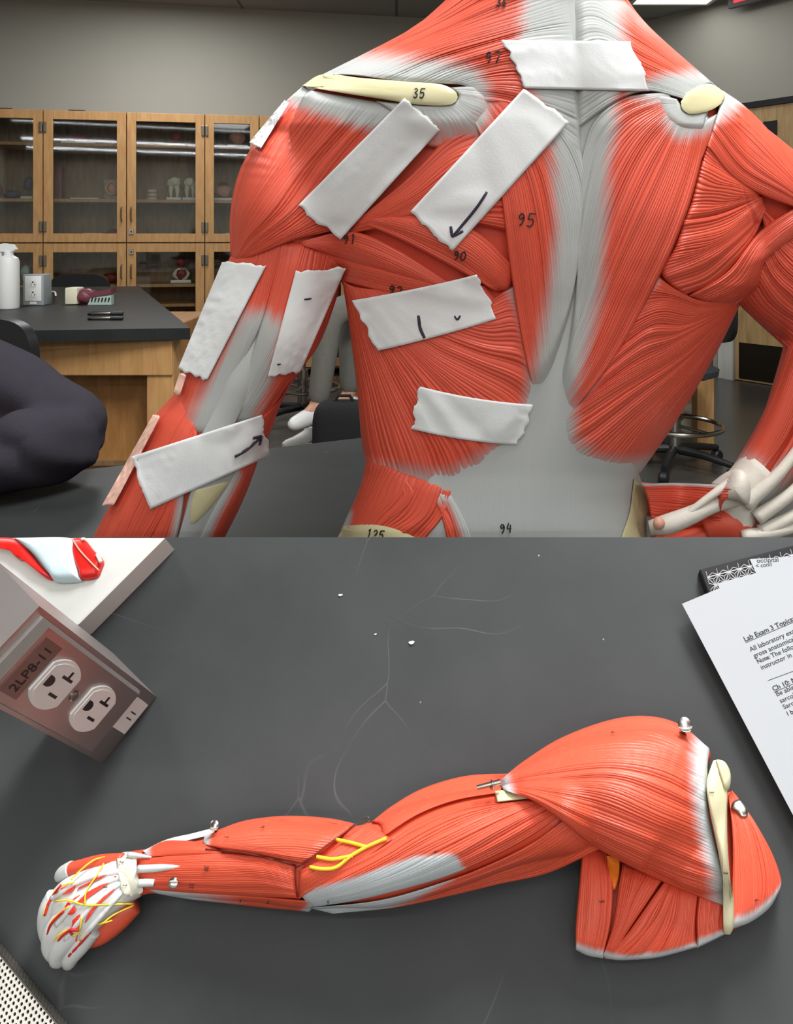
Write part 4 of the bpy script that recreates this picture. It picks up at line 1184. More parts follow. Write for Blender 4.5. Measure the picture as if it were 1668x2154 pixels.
# bone
inside_patch(LF, aroot, 'scapular_spine', [(1500, 1600), (1518, 1598), (1532, 1620), (1530, 1660), (1530, 1760), (1536, 1850), (1544, 1900), (1540, 1960), (1522, 1960), (1526, 1900), (1512, 1800), (1496, 1720), (1486, 1650)],
             M['cream2'], off=44, crown=14, base=True, thick=40, label='cream ridge of bone along the shoulder')
inside_patch(LF, aroot, 'acromion', [(1506, 1598), (1524, 1602), (1536, 1624), (1536, 1652), (1528, 1664), (1518, 1640)], M['cream2'], off=52, crown=14, base=True, thick=50, label='cream knob of bone')
# upper arm
am('brachialis', [[(1078, 1627), (980, 1632), (890, 1658), (826, 1694), (782, 1728)], [(1062, 1645), (970, 1656), (880, 1686), (800, 1735)], [(1052, 1668), (960, 1684), (880, 1714), (805, 1762)]], 15, 8, lift=3, amp=0.29, nt=64)
am('biceps_tendon', [[(1040, 1664), (1062, 1662), (1100, 1666)], [(1046, 1688), (1066, 1686), (1110, 1680)]], 6, 2, lift=12, amp=0.05, ends=(0.5, 0), m=M['cream2'])
am('triceps_lateral_head', [[(1062, 1688), (960, 1702), (870, 1738), (790, 1790), (700, 1836), (632, 1880)], [(1110, 1684), (1000, 1716), (905, 1760), (810, 1814), (720, 1858), (640, 1892)], [(1150, 1692), (1050, 1745), (960, 1794), (860, 1842), (740, 1880), (650, 1900)],
    [(1180, 1716), (1100, 1770), (1000, 1820), (900, 1856), (760, 1892), (660, 1908)]], 26, 12, lift=6, amp=0.38, zones=[([(640, 1898, 14), (760, 1874, 24), (880, 1838, 30), (944, 1824, 20), (960, 1836, 12)], 14)], nt=90, edge=4)
am('triceps_long_head', [[(1188, 1722), (1115, 1775), (1020, 1822), (930, 1856), (800, 1893), (650, 1910)], [(1226, 1750), (1140, 1806), (1040, 1842), (940, 1872), (820, 1904), (680, 1917)], [(1262, 1786), (1155, 1836), (1050, 1860), (950, 1884), (830, 1909), (700, 1922)]],
   18, 9, lift=5, amp=0.38, zones=[([(650, 1914, 20), (760, 1902, 20), (860, 1868, 18), (940, 1834, 12)], 16)], nt=90, edge=4)
am('elbow_muscle', [[(772, 1731), (735, 1758), (682, 1802), (628, 1832)], [(800, 1748), (750, 1786), (690, 1824), (628, 1858)], [(826, 1766), (770, 1806), (700, 1850), (628, 1892)]], 17, 5, lift=6, amp=0.32)
# forearm
am('ulnar_flexor', [[(668, 1896), (560, 1886), (470, 1880), (380, 1872), (300, 1866)], [(650, 1918), (560, 1910), (480, 1901), (400, 1892), (330, 1880)]], 5, 4, lift=2, amp=0.15, ends=(0.05, 0.45))
am('finger_extensor', [[(622, 1822), (560, 1804), (470, 1794), (370, 1798), (288, 1806)], [(622, 1845), (550, 1825), (460, 1820), (370, 1822), (290, 1826)], [(624, 1868), (560, 1856), (470, 1854), (380, 1852), (294, 1850)], [(628, 1890), (560, 1888), (460, 1884), (370, 1878), (300, 1870)]],
   24, 10, lift=4, amp=0.32, nt=64)
am('brachioradialis', [[(746, 1732), (692, 1721), (620, 1716), (560, 1719), (500, 1730), (430, 1758)], [(716, 1760), (650, 1746), (570, 1746), (500, 1756), (428, 1768)], [(680, 1790), (610, 1784), (540, 1782), (480, 1778), (428, 1772)], [(636, 1817), (590, 1808), (530, 1795), (470, 1786), (430, 1776)]],
   20, 14, lift=12, amp=0.29, ends=(0, 0.05), nt=64)
am('thumb_abductor', [[(458, 1784), (410, 1770), (350, 1767), (306, 1788)], [(470, 1792), (405, 1786), (345, 1786), (302, 1796)], [(470, 1798), (400, 1800), (345, 1802), (305, 1804)]], 11, 8, lift=4, amp=0.29, ends=(0, 0.09))
inside_patch(LF, aroot, 'wrist_tendon_sheet', [(300, 1790), (350, 1766), (400, 1754), (452, 1742), (440, 1756), (380, 1772), (320, 1796)], M['hand'], off=3, crown=3, base=True, label='pale tendon sheet along the forearm edge')
for pts, r0 in (([(290, 1828), (330, 1826), (390, 1822)], (6.5, 6, 1.5)), ([(292, 1858), (308, 1857), (324, 1857)], (6.5, 6.5, 6)), ([(270, 1798), (292, 1800), (318, 1803)], (5, 4, 1))):
    Q = cr(np.array(pts, float), 12)
    h = LF.base(Q[:, 0], Q[:, 1]) + 10
    rr = np.interp(np.linspace(0, 1, 12), np.linspace(0, 1, 3), r0)
    MB().tube(LO(Q[:, 0], Q[:, 1], h), list(rr * KL), 10).build('tendon', M['hand'], aroot, sharp=None)
LF.finish()

# ------------------------------------------------------------------ hand of the arm model
HD = M['hand']
def htube(name, P, R, m, n=14, sm=22, sq=1.0):
    Q = cr(np.column_stack([np.asarray(P, float), np.asarray(R, float)]), sm)
    mb = MB()
    V, Fc = tube_geo(LO(Q[:, 0], Q[:, 1], np.maximum(Q[:, 2], Q[:, 3] + 1)), list(Q[:, 3] * KL), n)
    mb.add(V, Fc)
    LF.splat(Q[:, 0], Q[:, 1], Q[:, 2] + Q[:, 3])
    return mb.build(name, m, aroot, sharp=None)
PALM = [(300, 1796), (262, 1792), (220, 1812), (170, 1832), (132, 1852), (106, 1880), (94, 1912), (104, 1950), (140, 1976), (176, 1976), (212, 1950), (246, 1920), (280, 1896), (304, 1872)]
def palm():
    O = cr(np.vstack([PALM, PALM[:1]]), 80)[:-1]; c = np.array([195.0, 1885.0]); n = len(O)
    V = []; Fc = []
    prof = [(0.80, 30), (0.96, 50), (1.0, 72), (0.96, 88), (0.86, 100), (0.66, 110), (0.4, 116), (0.1, 118)]
    for f, h in prof:
        R = c + (O - c) * f
        hh = h - 0.10 * np.abs(R[:, 0] - 190) * 0.2 - 0.0009 * (np.hypot(R[:, 0] - 190, R[:, 1] - 1880)) ** 2
        V.append(LO(R[:, 0], R[:, 1], hh)); LF.splat(R[:, 0], R[:, 1], hh)
    for j in range(len(prof) - 1):
        for i in range(n):
            k = (i + 1) % n
            Fc.append((j * n + i, j * n + k, (j + 1) * n + k, (j + 1) * n + i))
    Fc.append(tuple(range(n - 1, -1, -1))); Fc.append(tuple(range((len(prof) - 1) * n, len(prof) * n)))
    # fine fill of the height map
    for f in np.linspace(0.05, 1, 40):
        R = c + (O - c) * f
        hh = np.interp(f, [0.1, 0.4, 0.66, 0.86, 0.96, 1.0], [118, 116, 110, 100, 88, 72]) - 0.02 * np.abs(R[:, 0] - 190) - 0.0009 * (np.hypot(R[:, 0] - 190, R[:, 1] - 1880)) ** 2
        LF.splat(R[:, 0], R[:, 1], hh)
    o = mesh_obj('palm', np.vstack(V), Fc, HD, aroot)
    bm = bmesh.new(); bm.from_mesh(o.data); bmesh.ops.recalc_face_normals(bm, faces=bm.faces); bm.to_mesh(o.data); bm.free()
palm()
htube('thumb', [(258, 1808, 84), (210, 1814, 78), (170, 1824, 68), (140, 1832, 52), (126, 1842, 38)], [11, 13, 13, 12, 8], M2)
htube('thumb_tip', [(150, 1828, 60), (134, 1836, 48), (126, 1843, 40), (128, 1852, 30)], [14, 13.5, 11, 6], HD)
FING = [[(118, 1886, 78), (102, 1916, 70), (97, 1948, 52), (102, 1976, 34), (110, 1990, 22)], [(150, 1918, 84), (118, 1952, 74), (106, 1984, 54), (112, 2006, 36), (124, 2012, 22)],
        [(172, 1940, 84), (142, 1972, 72), (122, 2000, 52), (122, 2018, 34), (134, 2014, 20)], [(196, 1950, 78), (172, 1982, 64), (152, 2008, 46), (146, 2022, 30), (158, 2016, 18)]]
FR = [[20, 19, 16, 13, 9], [20, 20, 17, 14, 9], [20, 20, 17.5, 15, 10], [19, 18.5, 16, 14, 9]]
for P, R in zip(FING, FR):
    htube('finger', P, R, HD)
# finger tips fold back under the palm
for (x, y) in ((128, 1984), (140, 2000), (156, 2000), (172, 1998)):
    htube('fingertip', [(x - 10, y + 8, 18), (x, y - 6, 15), (x + 12, y - 22, 18)], [11, 11, 8], HD, n=10, sm=8)
htube('hypothenar_muscle', [(284, 1898, 52), (250, 1926, 50), (214, 1958, 46), (182, 1982, 40)], [20, 25, 22, 12], M2)
# metacarpal tendon ridges
for P in ([(262, 1830, 0), (180, 1850, 0), (108, 1890, 0)], [(262, 1840, 0), (180, 1880, 0), (118, 1946, 0)], [(264, 1850, 0), (200, 1900, 0), (138, 1976, 0)], [(268, 1862, 0), (222, 1916, 0), (172, 1974, 0)]):
    Q = cr(np.array(P, float)[:, :2], 26)
    h = LF.at(Q[:, 0], Q[:, 1], 2) - 2.5
    MB().tube(LO(Q[:, 0], Q[:, 1], h), [5.2 * KL] * 26, 10).build('tendon', HD, aroot, sharp=None)
inside_patch(LF, aroot, 'wrist_band', [(246, 1806), (284, 1804), (288, 1836), (300, 1876), (262, 1884), (250, 1850)], M['band'], off=3, crown=4, thick=20, label='pale wrist band with small pencilled numbers')
for poly in ([(166, 1866), (232, 1833), (226, 1840), (196, 1856), (165, 1870)], [(154, 1890), (236, 1845), (237, 1852), (172, 1898), (162, 1898)], [(192, 1906), (240, 1868), (240, 1874), (206, 1906), (178, 1942)], [(128, 1868), (156, 1856), (160, 1860), (150, 1876), (124, 1882)],
             [(136, 1908), (144, 1898), (160, 1912), (152, 1924), (138, 1922)], [(152, 1936), (168, 1924), (168, 1948), (152, 1958)], [(158, 1978), (163, 1966), (161, 1982)]):
    inside_patch(LF, aroot, 'muscle_patch', poly, M['patch_red'], off=1.6, crown=1.0, thick=6)
def line(name, P, r, m, off=1.2):
    Q = cr(np.array(P, float), max(12, 5 * len(P)))
    h = LF.at(Q[:, 0], Q[:, 1], 1) + off
    return MB().tube(LO(Q[:, 0], Q[:, 1], h), r * KL, 8).build(name, m, aroot, sharp=None)
for P in ([(128, 1862), (104, 1896), (94, 1926)], [(132, 1918), (106, 1946), (98, 1980)], [(150, 1954), (128, 1972), (112, 1996)], [(190, 1960), (168, 1986), (142, 2014)], [(166, 1956), (148, 1958), (152, 1966)]):
    line('artery', P, 2.4, M['vessel_red'], 4.6)
for P in ([(156, 1856), (122, 1868), (98, 1904), (91, 1926)], [(145, 1906), (110, 1936), (96, 1974)], [(140, 1956), (118, 1972), (108, 1994)], [(236, 1936), (190, 1952), (162, 1982), (138, 2010)], [(281, 1901), (216, 1903), (180, 1904), (142, 1894), (116, 1896)],
          [(178, 1904), (182, 1874), (206, 1838), (218, 1816)], [(282, 1904), (240, 1924), (214, 1944)], [(240, 1800), (200, 1808), (170, 1830), (150, 1850)], [(172, 1928), (166, 1960), (152, 1970)]):
    line('nerve', P, 1.5, M['nerve'], 2.2)
for P in ([(813, 1763), (770, 1782), (728, 1806)], [(772, 1782), (740, 1773), (708, 1766)], [(742, 1800), (700, 1807), (666, 1802)], [(736, 1802), (708, 1824), (680, 1828), (652, 1824)]):
    line('nerve', P, 3.0, M['nerve'], 2.0)
for P in ([(625, 1886), (622, 1860), (622, 1824)], [(622, 1824), (640, 1816), (690, 1776), (752, 1733)], [(622, 1820), (560, 1804), (500, 1792), (432, 1786)]):
    line('seam', P, 1.1, M['seam'], -0.3)
# pins
def pin(name, base, d, ln, r, head, hr, label=None):
    """nail with a flanged head; base and head given as px + height"""
    a = LV(*base); b = LV(*d)
    ax = (b - a).normalized(); L = (b - a).length
    mb = MB().lathe([(r * KL, 0), (r * KL, L - 5 * KL), (hr * KL, L - 4 * KL), (hr * KL, L - 1 * KL), (hr * 0.8 * KL, L)], a, 20, ax)
    o = mb.build(name, M['chrome'], aroot)
    if label: o['label'] = label
    return o
pin('pin', (1436, 1541, 120), (1441, 1524, 176), 0, 7, 0, 13, 'flanged metal pin')
pin('pin', (456, 1750, 84), (450, 1736, 125), 0, 4, 0, 9, 'flanged metal pin')
pin('pin', (378, 1853, 96), (364, 1858, 150), 0, 4, 0, 9, 'flanged metal pin')
pin('pin', (774, 1732, 70), (770, 1724, 90), 0, 4, 0, 7)
pb = MB().tube([LV(1003, 1657, 178), LV(1052, 1645, 176)], [4 * KL, 5 * KL], 12)
ring = [LV(1034 + 5 * math.cos(w) * 0.5, 1651 + 9 * math.sin(w), 178 + 8 * math.cos(w)) for w in np.linspace(0, 2 * PI, 17)[:-1]]
pb.tube(ring, 1.7 * KL, 8, closed=True)
pb.build('hook_pin', M['chrome'], aroot)
inside_patch(PF, aroot, 'metal_disc', [(1542, 1686), (1556, 1682), (1572, 1700), (1572, 1716), (1560, 1718), (1548, 1706), (1538, 1698)], M['chrome'], off=33, crown=3, thick=12, base=True, label='shiny metal disc set in the muscle')
# shoulder cap muscle, over everything
LF2 = Field([DELT], None, soft=8.0, mapf=LMAP)
def mh(X, Y): return 0 * X
am('deltoid', [[(1050, 1643), (1100, 1602), (1180, 1552), (1280, 1515), (1360, 1506), (1430, 1524), (1492, 1574)], [(1051, 1646), (1130, 1606), (1250, 1566), (1370, 1562), (1488, 1618)], [(1052, 1649), (1150, 1632), (1280, 1618), (1400, 1648), (1490, 1694)],
  [(1054, 1652), (1150, 1658), (1280, 1682), (1400, 1732), (1506, 1776)], [(1056, 1656), (1130, 1680), (1250, 1742), (1400, 1808), (1530, 1852)], [(1060, 1662), (1120, 1684), (1180, 1726), (1262, 1788), (1400, 1858), (1534, 1912)]],
  52, 26, lift=30, amp=0.35, ends=(0.055, 0.09), nt=96, edge=16, wander=0.6)
for txt, x, y, s, a in (('6', 1289, 1541, 8, 1.5), ('3', 1527, 1837, 9, 1.5), ('6', 1592, 1894, 8, 1.2), ('5', 1266, 1897, 9, 1.5), ('30', 434, 1827, 9, 1.6), ('31', 402, 1864, 9, 1.6), ('9', 552, 1740, 9, 1.2), ('6', 917, 1792, 8, 1.0), ('2', 477, 1761, 7, 1.4),
                        ('7', 262, 1862, 8, 1.5), ('2', 256, 1814, 7, 1.5), ('4', 506, 1896, 7, 0.3), ('8', 564, 1898, 7, 0.2), ('3', 1497, 1667, 8, 1.5), ('5', 690, 1899, 7, 0.2), ('2', 222, 1867, 7, 1.4)):
    number(LF, aroot, txt, x, y, s, a, rad=0.5 * KL, off=2.0)
# ------------------------------------------------------------------ text
def text_geo(txt, size=1.0, bold=False, align='LEFT', thick=0.0):
    cu = bpy.data.curves.new('lettering', 'FONT')
    cu.body = txt; cu.size = size; cu.align_x = align
    cu.resolution_u = 3
    cu.offset = 0.022 * size if bold else thick * size
    o = bpy.data.objects.new('lettering', cu); COL.objects.link(o)
    bpy.context.view_layer.update()
    me = o.evaluated_get(bpy.context.evaluated_depsgraph_get()).to_mesh()
    V = [(v.co.x, v.co.y) for v in me.vertices]; Fc = [tuple(p.vertices) for p in me.polygons]
    o.evaluated_get(bpy.context.evaluated_depsgraph_get()).to_mesh_clear()
    bpy.data.objects.remove(o); bpy.data.curves.remove(cu)
    return V, Fc

# ------------------------------------------------------------------ right wall: doorway, exit sign
def rwall(px, off=0.0):
    o = R1 + RN * off
    k = (px - CX) / F
    s = (k * o.y - o.x) / (RD.x - k * RD.y)
    return o + RD * s
def rz(px, py):
    return HC + (CY - py) * rwall(px).y / F
def rbox(mb, pa, pb, z0, z1, t0, t1):
    a = rwall(pa); b = rwall(pb)
    q = [a + RN * t0, b + RN * t0, b + RN * t1, a + RN * t1]
    return mb.prism([(v.x, v.y) for v in q], z0, z1)
ztop = rz(1625, 224)
d1 = rbox(MB(), 1553, 1790, 0.006, ztop, 0.004, 0.045).build('door_1', wood_mat('door_wood', rgb(176, 142, 96), rgb(204, 172, 122), 0.4, (2.0, 2.0, 0.25)), None, smooth=False)
struct(d1)
rbox(MB(), 1562, 1770, 0.02, rz(1590, 722), 0.046, 0.05).build('kick_plate', M['kick'], d1, smooth=False)
pz = rz(1628, 272)
rbox(MB(), 1614, 1642, pz - 0.05, pz + 0.055, 0.046, 0.056).build('door_plaque', M['black'], d1, smooth=False)
mbh = MB().tube([rwall(1750) + RN * 0.05 + Vector((0, 0, 1.0)), rwall(1750) + RN * 0.09 + Vector((0, 0, 1.0)), rwall(1728) + RN * 0.09 + Vector((0, 0, 1.0))], 0.01, 10)
mbh.build('door_handle', M['chrome'], d1)
mb = MB()
rbox(mb, 1518, 1532, 0.0, ztop + 0.05, 0.002, 0.05); rbox(mb, 1533, 1551, 0.0, ztop, 0.002, 0.065)
struct(mb.build('trim_1', M['white_paint'], None, smooth=False))
struct(rbox(MB(), 1552, 1790, ztop + 0.002, ztop + 0.045, 0.002, 0.06).build('trim_2', M['black'], None, smooth=False))
ex = rwall(1568, 0.10)
et = thing('exit_sign', 'red lettered exit sign high on the wall above the door', 'exit sign', (ex.x, ex.y, rz(1568, 20)), math.atan2(RD.y, RD.x))
ew = (rwall(1640, .1) - rwall(1527, .1)).length
MB().box((ew / 2 - 0.13, 0.0, 0.115), (ew, 0.035, 0.23), 0.006).build('sign_housing', M['exit_box'], et, local=True)
tv, tf = text_geo('EXIT', 0.15, True)
mb = MB().add([(x * 1.1 - 0.09, -0.0185, y + 0.036) for x, y in tv], tf).add([(x * 1.1 - 0.09, -0.0205, y + 0.036) for x, y in tv], tf)
mb.build('exit_letters', M['exit_red'], et, smooth=False, local=True)
MB().box((ew / 2 - 0.13, 0.055, 0.12), (0.08, 0.08, 0.06)).build('bracket', M['exit_box'], et, local=True)

# ------------------------------------------------------------------ bench things
def floor_pt(px, py): return on_z(px, py, 0.0)
b = on_z(18, 649, T2); sp = 3.2 / F
t = thing('spray_bottle', 'white spray bottle standing on the black bench', 'bottle', (b.x, b.y, T2 + 0.0008))
k = b.y / F
MB().lathe([(20 * k, 0), (21.5 * k, 3 * k), (21.5 * k, 98 * k), (19 * k, 106 * k), (9 * k, 112 * k), (8 * k, 118 * k)], n=28).build('bottle_body', M['white_plastic'], t, local=True)
MB().lathe([(9.5 * k, 112 * k), (9.5 * k, 120 * k), (7 * k, 122 * k)], n=20).build('collar', M['white_plastic'], t, local=True)
MB().prism([(-24, 119), (-22, 132), (-8, 137), (10, 134), (17, 124), (10, 119)], -7 * k, 7 * k, lambda x, y, z: (x * k, z, y * k)).build('spray_head', M['white_plastic'], t, local=True)
MB().prism([(-16, 119), (-12, 119), (-17, 104), (-20, 106)], -4 * k, 4 * k, lambda x, y, z: (x * k, z, y * k)).build('trigger', M['white_plastic'], t, local=True)
tv, tf = text_geo('-----', 7 * k)
MB().add([(x - 20 * k, -21.4 * k, y + 73 * k) for x, y in tv], tf).build('red_print', M['vessel_red'], t, local=True, smooth=False)

def receptacle(fn, cx, cz_, s, parent, slotmat):
    """duplex half: a round face cut flat above and below; fn maps (x, out, z)"""
    poly = []
    for i in range(48):
        a = 2 * PI * i / 48
        x, z = math.cos(a), math.sin(a)
        poly.append((cx + s * x, cz_ + s * max(-0.80, min(0.80, z))))
    mb = MB().prism(poly, 0.0, 0.10 * s, lambda x, z, o: fn(x, o, z))
    r = mb.build('receptacle', M['white_plastic'], parent, sharp=30)
    inner = [(cx + (x - cx) * 0.86, cz_ + (z - cz_) * 0.86) for x, z in poly]
    MB().prism(inner, 0.10 * s, 0.13 * s, lambda x, z, o: fn(x, o, z)).build('socket_face', M['white_plastic'], r, sharp=30)
    mb = MB()
    def bx(x0, x1, z0, z1): mb.prism([(cx + x0 * s, cz_ + z0 * s), (cx + x1 * s, cz_ + z0 * s), (cx + x1 * s, cz_ + z1 * s), (cx + x0 * s, cz_ + z1 * s)], 0.131 * s, 0.14 * s, lambda x, z, o: fn(x, o, z))
    bx(-0.42, -0.30, -0.42, 0.02); bx(0.32, 0.44, -0.50, 0.06); bx(0.44, 0.70, -0.28, -0.17)
    mb.prism([(cx + s * 0.22 * math.cos(a), cz_ + s * (0.42 + 0.24 * math.sin(a))) for a in np.linspace(-PI * 0.02, -PI * 0.98, 12)] + [(cx - 0.22 * s, cz_ + 0.55 * s), (cx + 0.22 * s, cz_ + 0.55 * s)], 0.131 * s, 0.14 * s, lambda x, z, o: fn(x, o, z))
    mb.build('slots', slotmat, r, smooth=False)
    return r
b = on_z(79, 641, T2); k = b.y / F
t = thing('outlet_pedestal', 'small grey double power outlet box standing on the bench', 'power outlet', (b.x, b.y, T2 + 0.0008))
fnb = lambda x, o, z: (b.x + x * k, b.y - 20 * k - o * k, T2 + 0.0008 + z * k)
MB().box((0, 0, 32 * k), (43 * k, 40 * k, 64 * k), 1.5 * k).build('outlet_box', M['box_grey'], t, local=True)
MB().box((0, -20.5 * k, 35 * k), (34 * k, 1.5 * k, 52 * k), 0.5 * k).build('faceplate', M['white_plastic'], t, local=True)
for zz in (24, 45): receptacle(lambda x, o, z: fnb(x, o + 1.3, z), 0, zz, 8.5, t, M['black'])
MB().box((0, -20.3 * k, 5 * k), (14 * k, 0.8 * k, 5 * k)).build('number_label', M['white_plastic'], t, local=True)
c0 = on_z(101, 618, T2)
mb = MB().tube(cr(np.array([(b.x + 34 * k, b.y + 0.02, T2 + 0.04), (c0.x + 0.03, c0.y, T2 + 0.01), (on_z(122, 612, T2).x, c0.y + 0.02, T2 + 0.012), (on_z(130, 612, T2).x, c0.y + 0.05, T2 + 0.045)]), 24), 0.004, 8)
tag(mb.build('power_cord', M['white_plastic']), 'white cord curling out of the outlet box on the bench', 'cord')
# jaw or ear model
b = on_z(192, 640, T2); k = b.y / F
t = thing('tooth_row_model', 'plum and white model with black slots lying on the bench', 'anatomical model', (b.x, b.y, T2 + 0.0008))
MB().box((-35 * k, 0, 18 * k), (26 * k, 40 * k, 35 * k), 3 * k).build('white_block', M['tooth'], t, local=True)
MB().blob((-8 * k, -4 * k, 17 * k), (22 * k, 18 * k, 16 * k), 0.12, 3).build('plum_body', M['plum'], t, local=True)
MB().prism([(-4, 22), (48, 34), (48, 24), (4, 14)], -18 * k, 14 * k, lambda x, y, z: (x * k, z, y * k)).build('plum_wing', M['plum'], t, local=True)
MB().prism([(0, 0), (49, 0), (49, 20), (6, 14)], -20 * k, -4 * k, lambda x, y, z: (x * k, z, y * k)).build('mint_base', M['mint'], t, local=True)
for i in range(6):
    MB().prism([(7 + 7 * i, 6), (9 + 7 * i, 6), (12 + 7 * i, 15), (9 + 7 * i, 15)], -21.5 * k, -19 * k, lambda x, y, z: (x * k, z, y * k)).build('slot', M['black'], t, local=True, smooth=False)
# marker pens
for i, (py, lab) in enumerate(((664, 'black and silver marker pen farther back on the bench'), (674, 'black and silver marker pen nearest the bench edge'))):
    b = on_z(222, py, T2); k = b.y / F
    t = thing('marker_pen', lab, 'pen', (b.x, b.y, T2 + 0.0008 + 4.2 * k), 0, 'marker pens on the bench')
    MB().lathe([(3.6 * k, -36 * k), (4.2 * k, -34 * k), (4.2 * k, 11 * k)], n=16, axis=(1, 0, 0)).build('barrel', M['chrome'], t, local=True)
    MB().lathe([(4.2 * k, 11 * k), (4.2 * k, 35 * k), (3.2 * k, 37 * k)], n=16, axis=(1, 0, 0)).build('cap', M['black'], t, local=True)
    MB().lathe([(4.25 * k, -36.5 * k), (4.25 * k, -28 * k)], n=16, axis=(1, 0, 0)).build('end_plug', M['black'], t, local=True)

# ------------------------------------------------------------------ things in the cabinets
def on_shelf(px, py, kind, label, w=20, h=20, m=None, dep=0.18, grp='models in the glazed cabinets', seed=0, base=True):
    """py: image row of the shelf the thing stands on"""
    z = min(SHELF_TOPS, key=lambda a: abs(a - cz(py, px)))
    p = cab_pt(px, dep, z + 0.0008); k = p.y / F
    t = thing(kind, label, 'anatomical model', p, CANG, grp)
    if base:
        MB().box((0, 0, 3 * k), (w * 1.15 * k, min(w, 24) * 0.9 * k, 6 * k), 0.8 * k).build('base', M['white_plastic'], t, local=True)
    z0 = 6 * k if base else 0
    return t, k, z0
SHELF_TOPS = SHELVES + [zmid + 0.01, 0.10]
def lump(px, py, kind, label, w, h, m, seed, **q):
    t, k, z0 = on_shelf(px, py, kind, label, w, h, **q)
    MB().blob((0, 0, z0 + h / 2 * k * 1.08), (w / 2 * 0.9 * k, min(w, 26) / 2 * 0.8 * k, h / 2 * 0.93 * k), 0.10, seed).build('model_body', m, t, local=True)
    return t, k, z0
t, k, z0 = lump(500, 330, 'skull_model', 'pinkish skull model with a tan dome on the upper shelf of the narrow cabinet', 36, 28, M['pink'], 1)
MB().lathe([(1.5 * k, 0), (1.2 * k, 16 * k)], (6 * k, 0, z0 + 26 * k), 8).build('pin', M['hinge'], t, local=True)
t, k, z0 = lump(470, 418, 'head_model', 'tan head model on a white base on the middle shelf of the narrow cabinet', 38, 30, M['pink'], 2)
MB().lathe([(14 * k, 0), (9 * k, 5 * k), (2 * k, 8 * k)], (0, 0, z0 + 26 * k), 16).build('lid', M['redbrown'], t, local=True)
lump(372, 300, 'heart_model', 'dark red heart model on a white base, top shelf above the tooth models', 26, 26, M['redbrown'], 3)
t, k, z0 = lump(165, 300, 'muscle_slab_model', 'long pinkish model on a white tray, top shelf above the pelvis model', 58, 16, M['redbrown'], 4)
t, k, z0 = on_shelf(58, 418, 'heart_on_stand_model', 'blue and red heart model raised on a thin stand and white base')
MB().lathe([(1 * k, 0), (1 * k, 14 * k)], (0, 0, z0), 8).build('stand', M['hinge'], t, local=True)
MB().blob((2 * k, 0, z0 + 26 * k), (10 * k, 9 * k, 14 * k), 0.14, 5).build('heart', M['blue_model'], t, local=True)
lump(24, 418, 'organ_model', 'low blue and red organ model beside the heart on a stand', 36, 18, M['blue_model'], 6, base=False)
lump(-4, 418, 'organ_model', 'rounded red organ model at the end of the middle shelf', 22, 32, M['redbrown'], 7, base=False)
t, k, z0 = on_shelf(236, 418, 'pelvis_model', 'grey framed model with a pink pelvis shape', base=False)
MB().box((0, 0, 22 * k), (32 * k, 14 * k, 42 * k), 1.5 * k).build('frame', M['box_grey'], t, local=True)
P = [(11 * math.cos(a) * k, -9 * k, (24 + 13 * math.sin(a)) * k) for a in np.linspace(0.3, PI * 1.85, 20)]
MB().tube(P, 4 * k, 10).build('pelvis_ring', M['pink'], t, local=True)
MB().blob((1 * k, -8 * k, 24 * k), (8 * k, 3 * k, 9 * k), 0.1, 8).build('inner_lobe', M['pink'], t, local=True)
t, k, z0 = on_shelf(125, 418, 'dark_box', 'upright dark brown box against the cabinet side', base=False)
MB().box((0, 0, 34 * k), (16 * k, 26 * k, 66 * k), 1 * k).build('box_body', M['redbrown'], t, local=True)
MB().box((0, 0, 68 * k), (16.6 * k, 26.6 * k, 3 * k), 0.5 * k).build('box_lid', M['redbrown'], t, local=True)
t, k, z0 = on_shelf(180, 418, 'flat_tray', 'thin white tray lying on the pelvis model shelf', base=False)
MB().box((0, 0, 2 * k), (56 * k, 24 * k, 3.4 * k), 0.6 * k).build('tray_body', M['white_plastic'], t, local=True)
t, k, z0 = on_shelf(320, 418, 'vertebra_model', 'banded cream vertebra model standing left of the teeth', base=False)
for i in range(3):
    MB().lathe([(9 * k, 0), (11 * k, 1.5 * k), (9.5 * k, 4 * k), (11 * k, 6.5 * k), (9 * k, 7 * k)], (0, 0, i * 8 * k), 20).build('disc', M['tooth'], t, local=True)
    if i < 2: MB().lathe([(9 * k, 0), (9 * k, 1 * k)], (0, 0, (i * 8 + 7) * k), 20).build('gap_ring', M['redbrown'], t, local=True)
def tooth(px, label, sc=1.0):
    t, k, z0 = on_shelf(px, 418, 'tooth_model', label, w=26, grp='tooth models')
    k *= sc
    MB().blob((0, 0, z0 + 32 * k), (12 * k, 10 * k, 10 * k), 0.16, px, 3, 3.0).build('crown', M['tooth'], t, local=True)
    for sx in (-1, 1):
        MB().tube([(sx * 5 * k, 0, z0 + 28 * k), (sx * 7 * k, 0, z0 + 14 * k), (sx * 6 * k, 0, z0 + 0 * k)], [6 * k, 4.5 * k, 2 * k], 12).build('root', M['tooth'], t, local=True)
tooth(366, 'cream molar model nearer the vertebra model'); tooth(400, 'cream molar model at the end of the tooth shelf')
lump(350, 492, 'brain_model', 'pink brain model low behind the cabinet glass', 30, 14, M['pink'], 12, base=False)
def books(px, n, label, hs, ms):
    for i in range(n):
        t, k, z0 = on_shelf(px, 492, 'book', label[i], base=False, grp='books on the cabinet floor')
        t.location.z += sum(hs[:i]) * k
        MB().box((0, 0, hs[i] / 2 * k), (36 * k, 28 * k, (hs[i] - 1) * k), 0.4 * k).build('cover', ms[i], t, local=True)
        MB().box((0.8 * k, -0.5 * k, hs[i] / 2 * k), (35 * k, 28 * k, (hs[i] - 2.2) * k)).build('pages', M['tooth'], t, local=True)
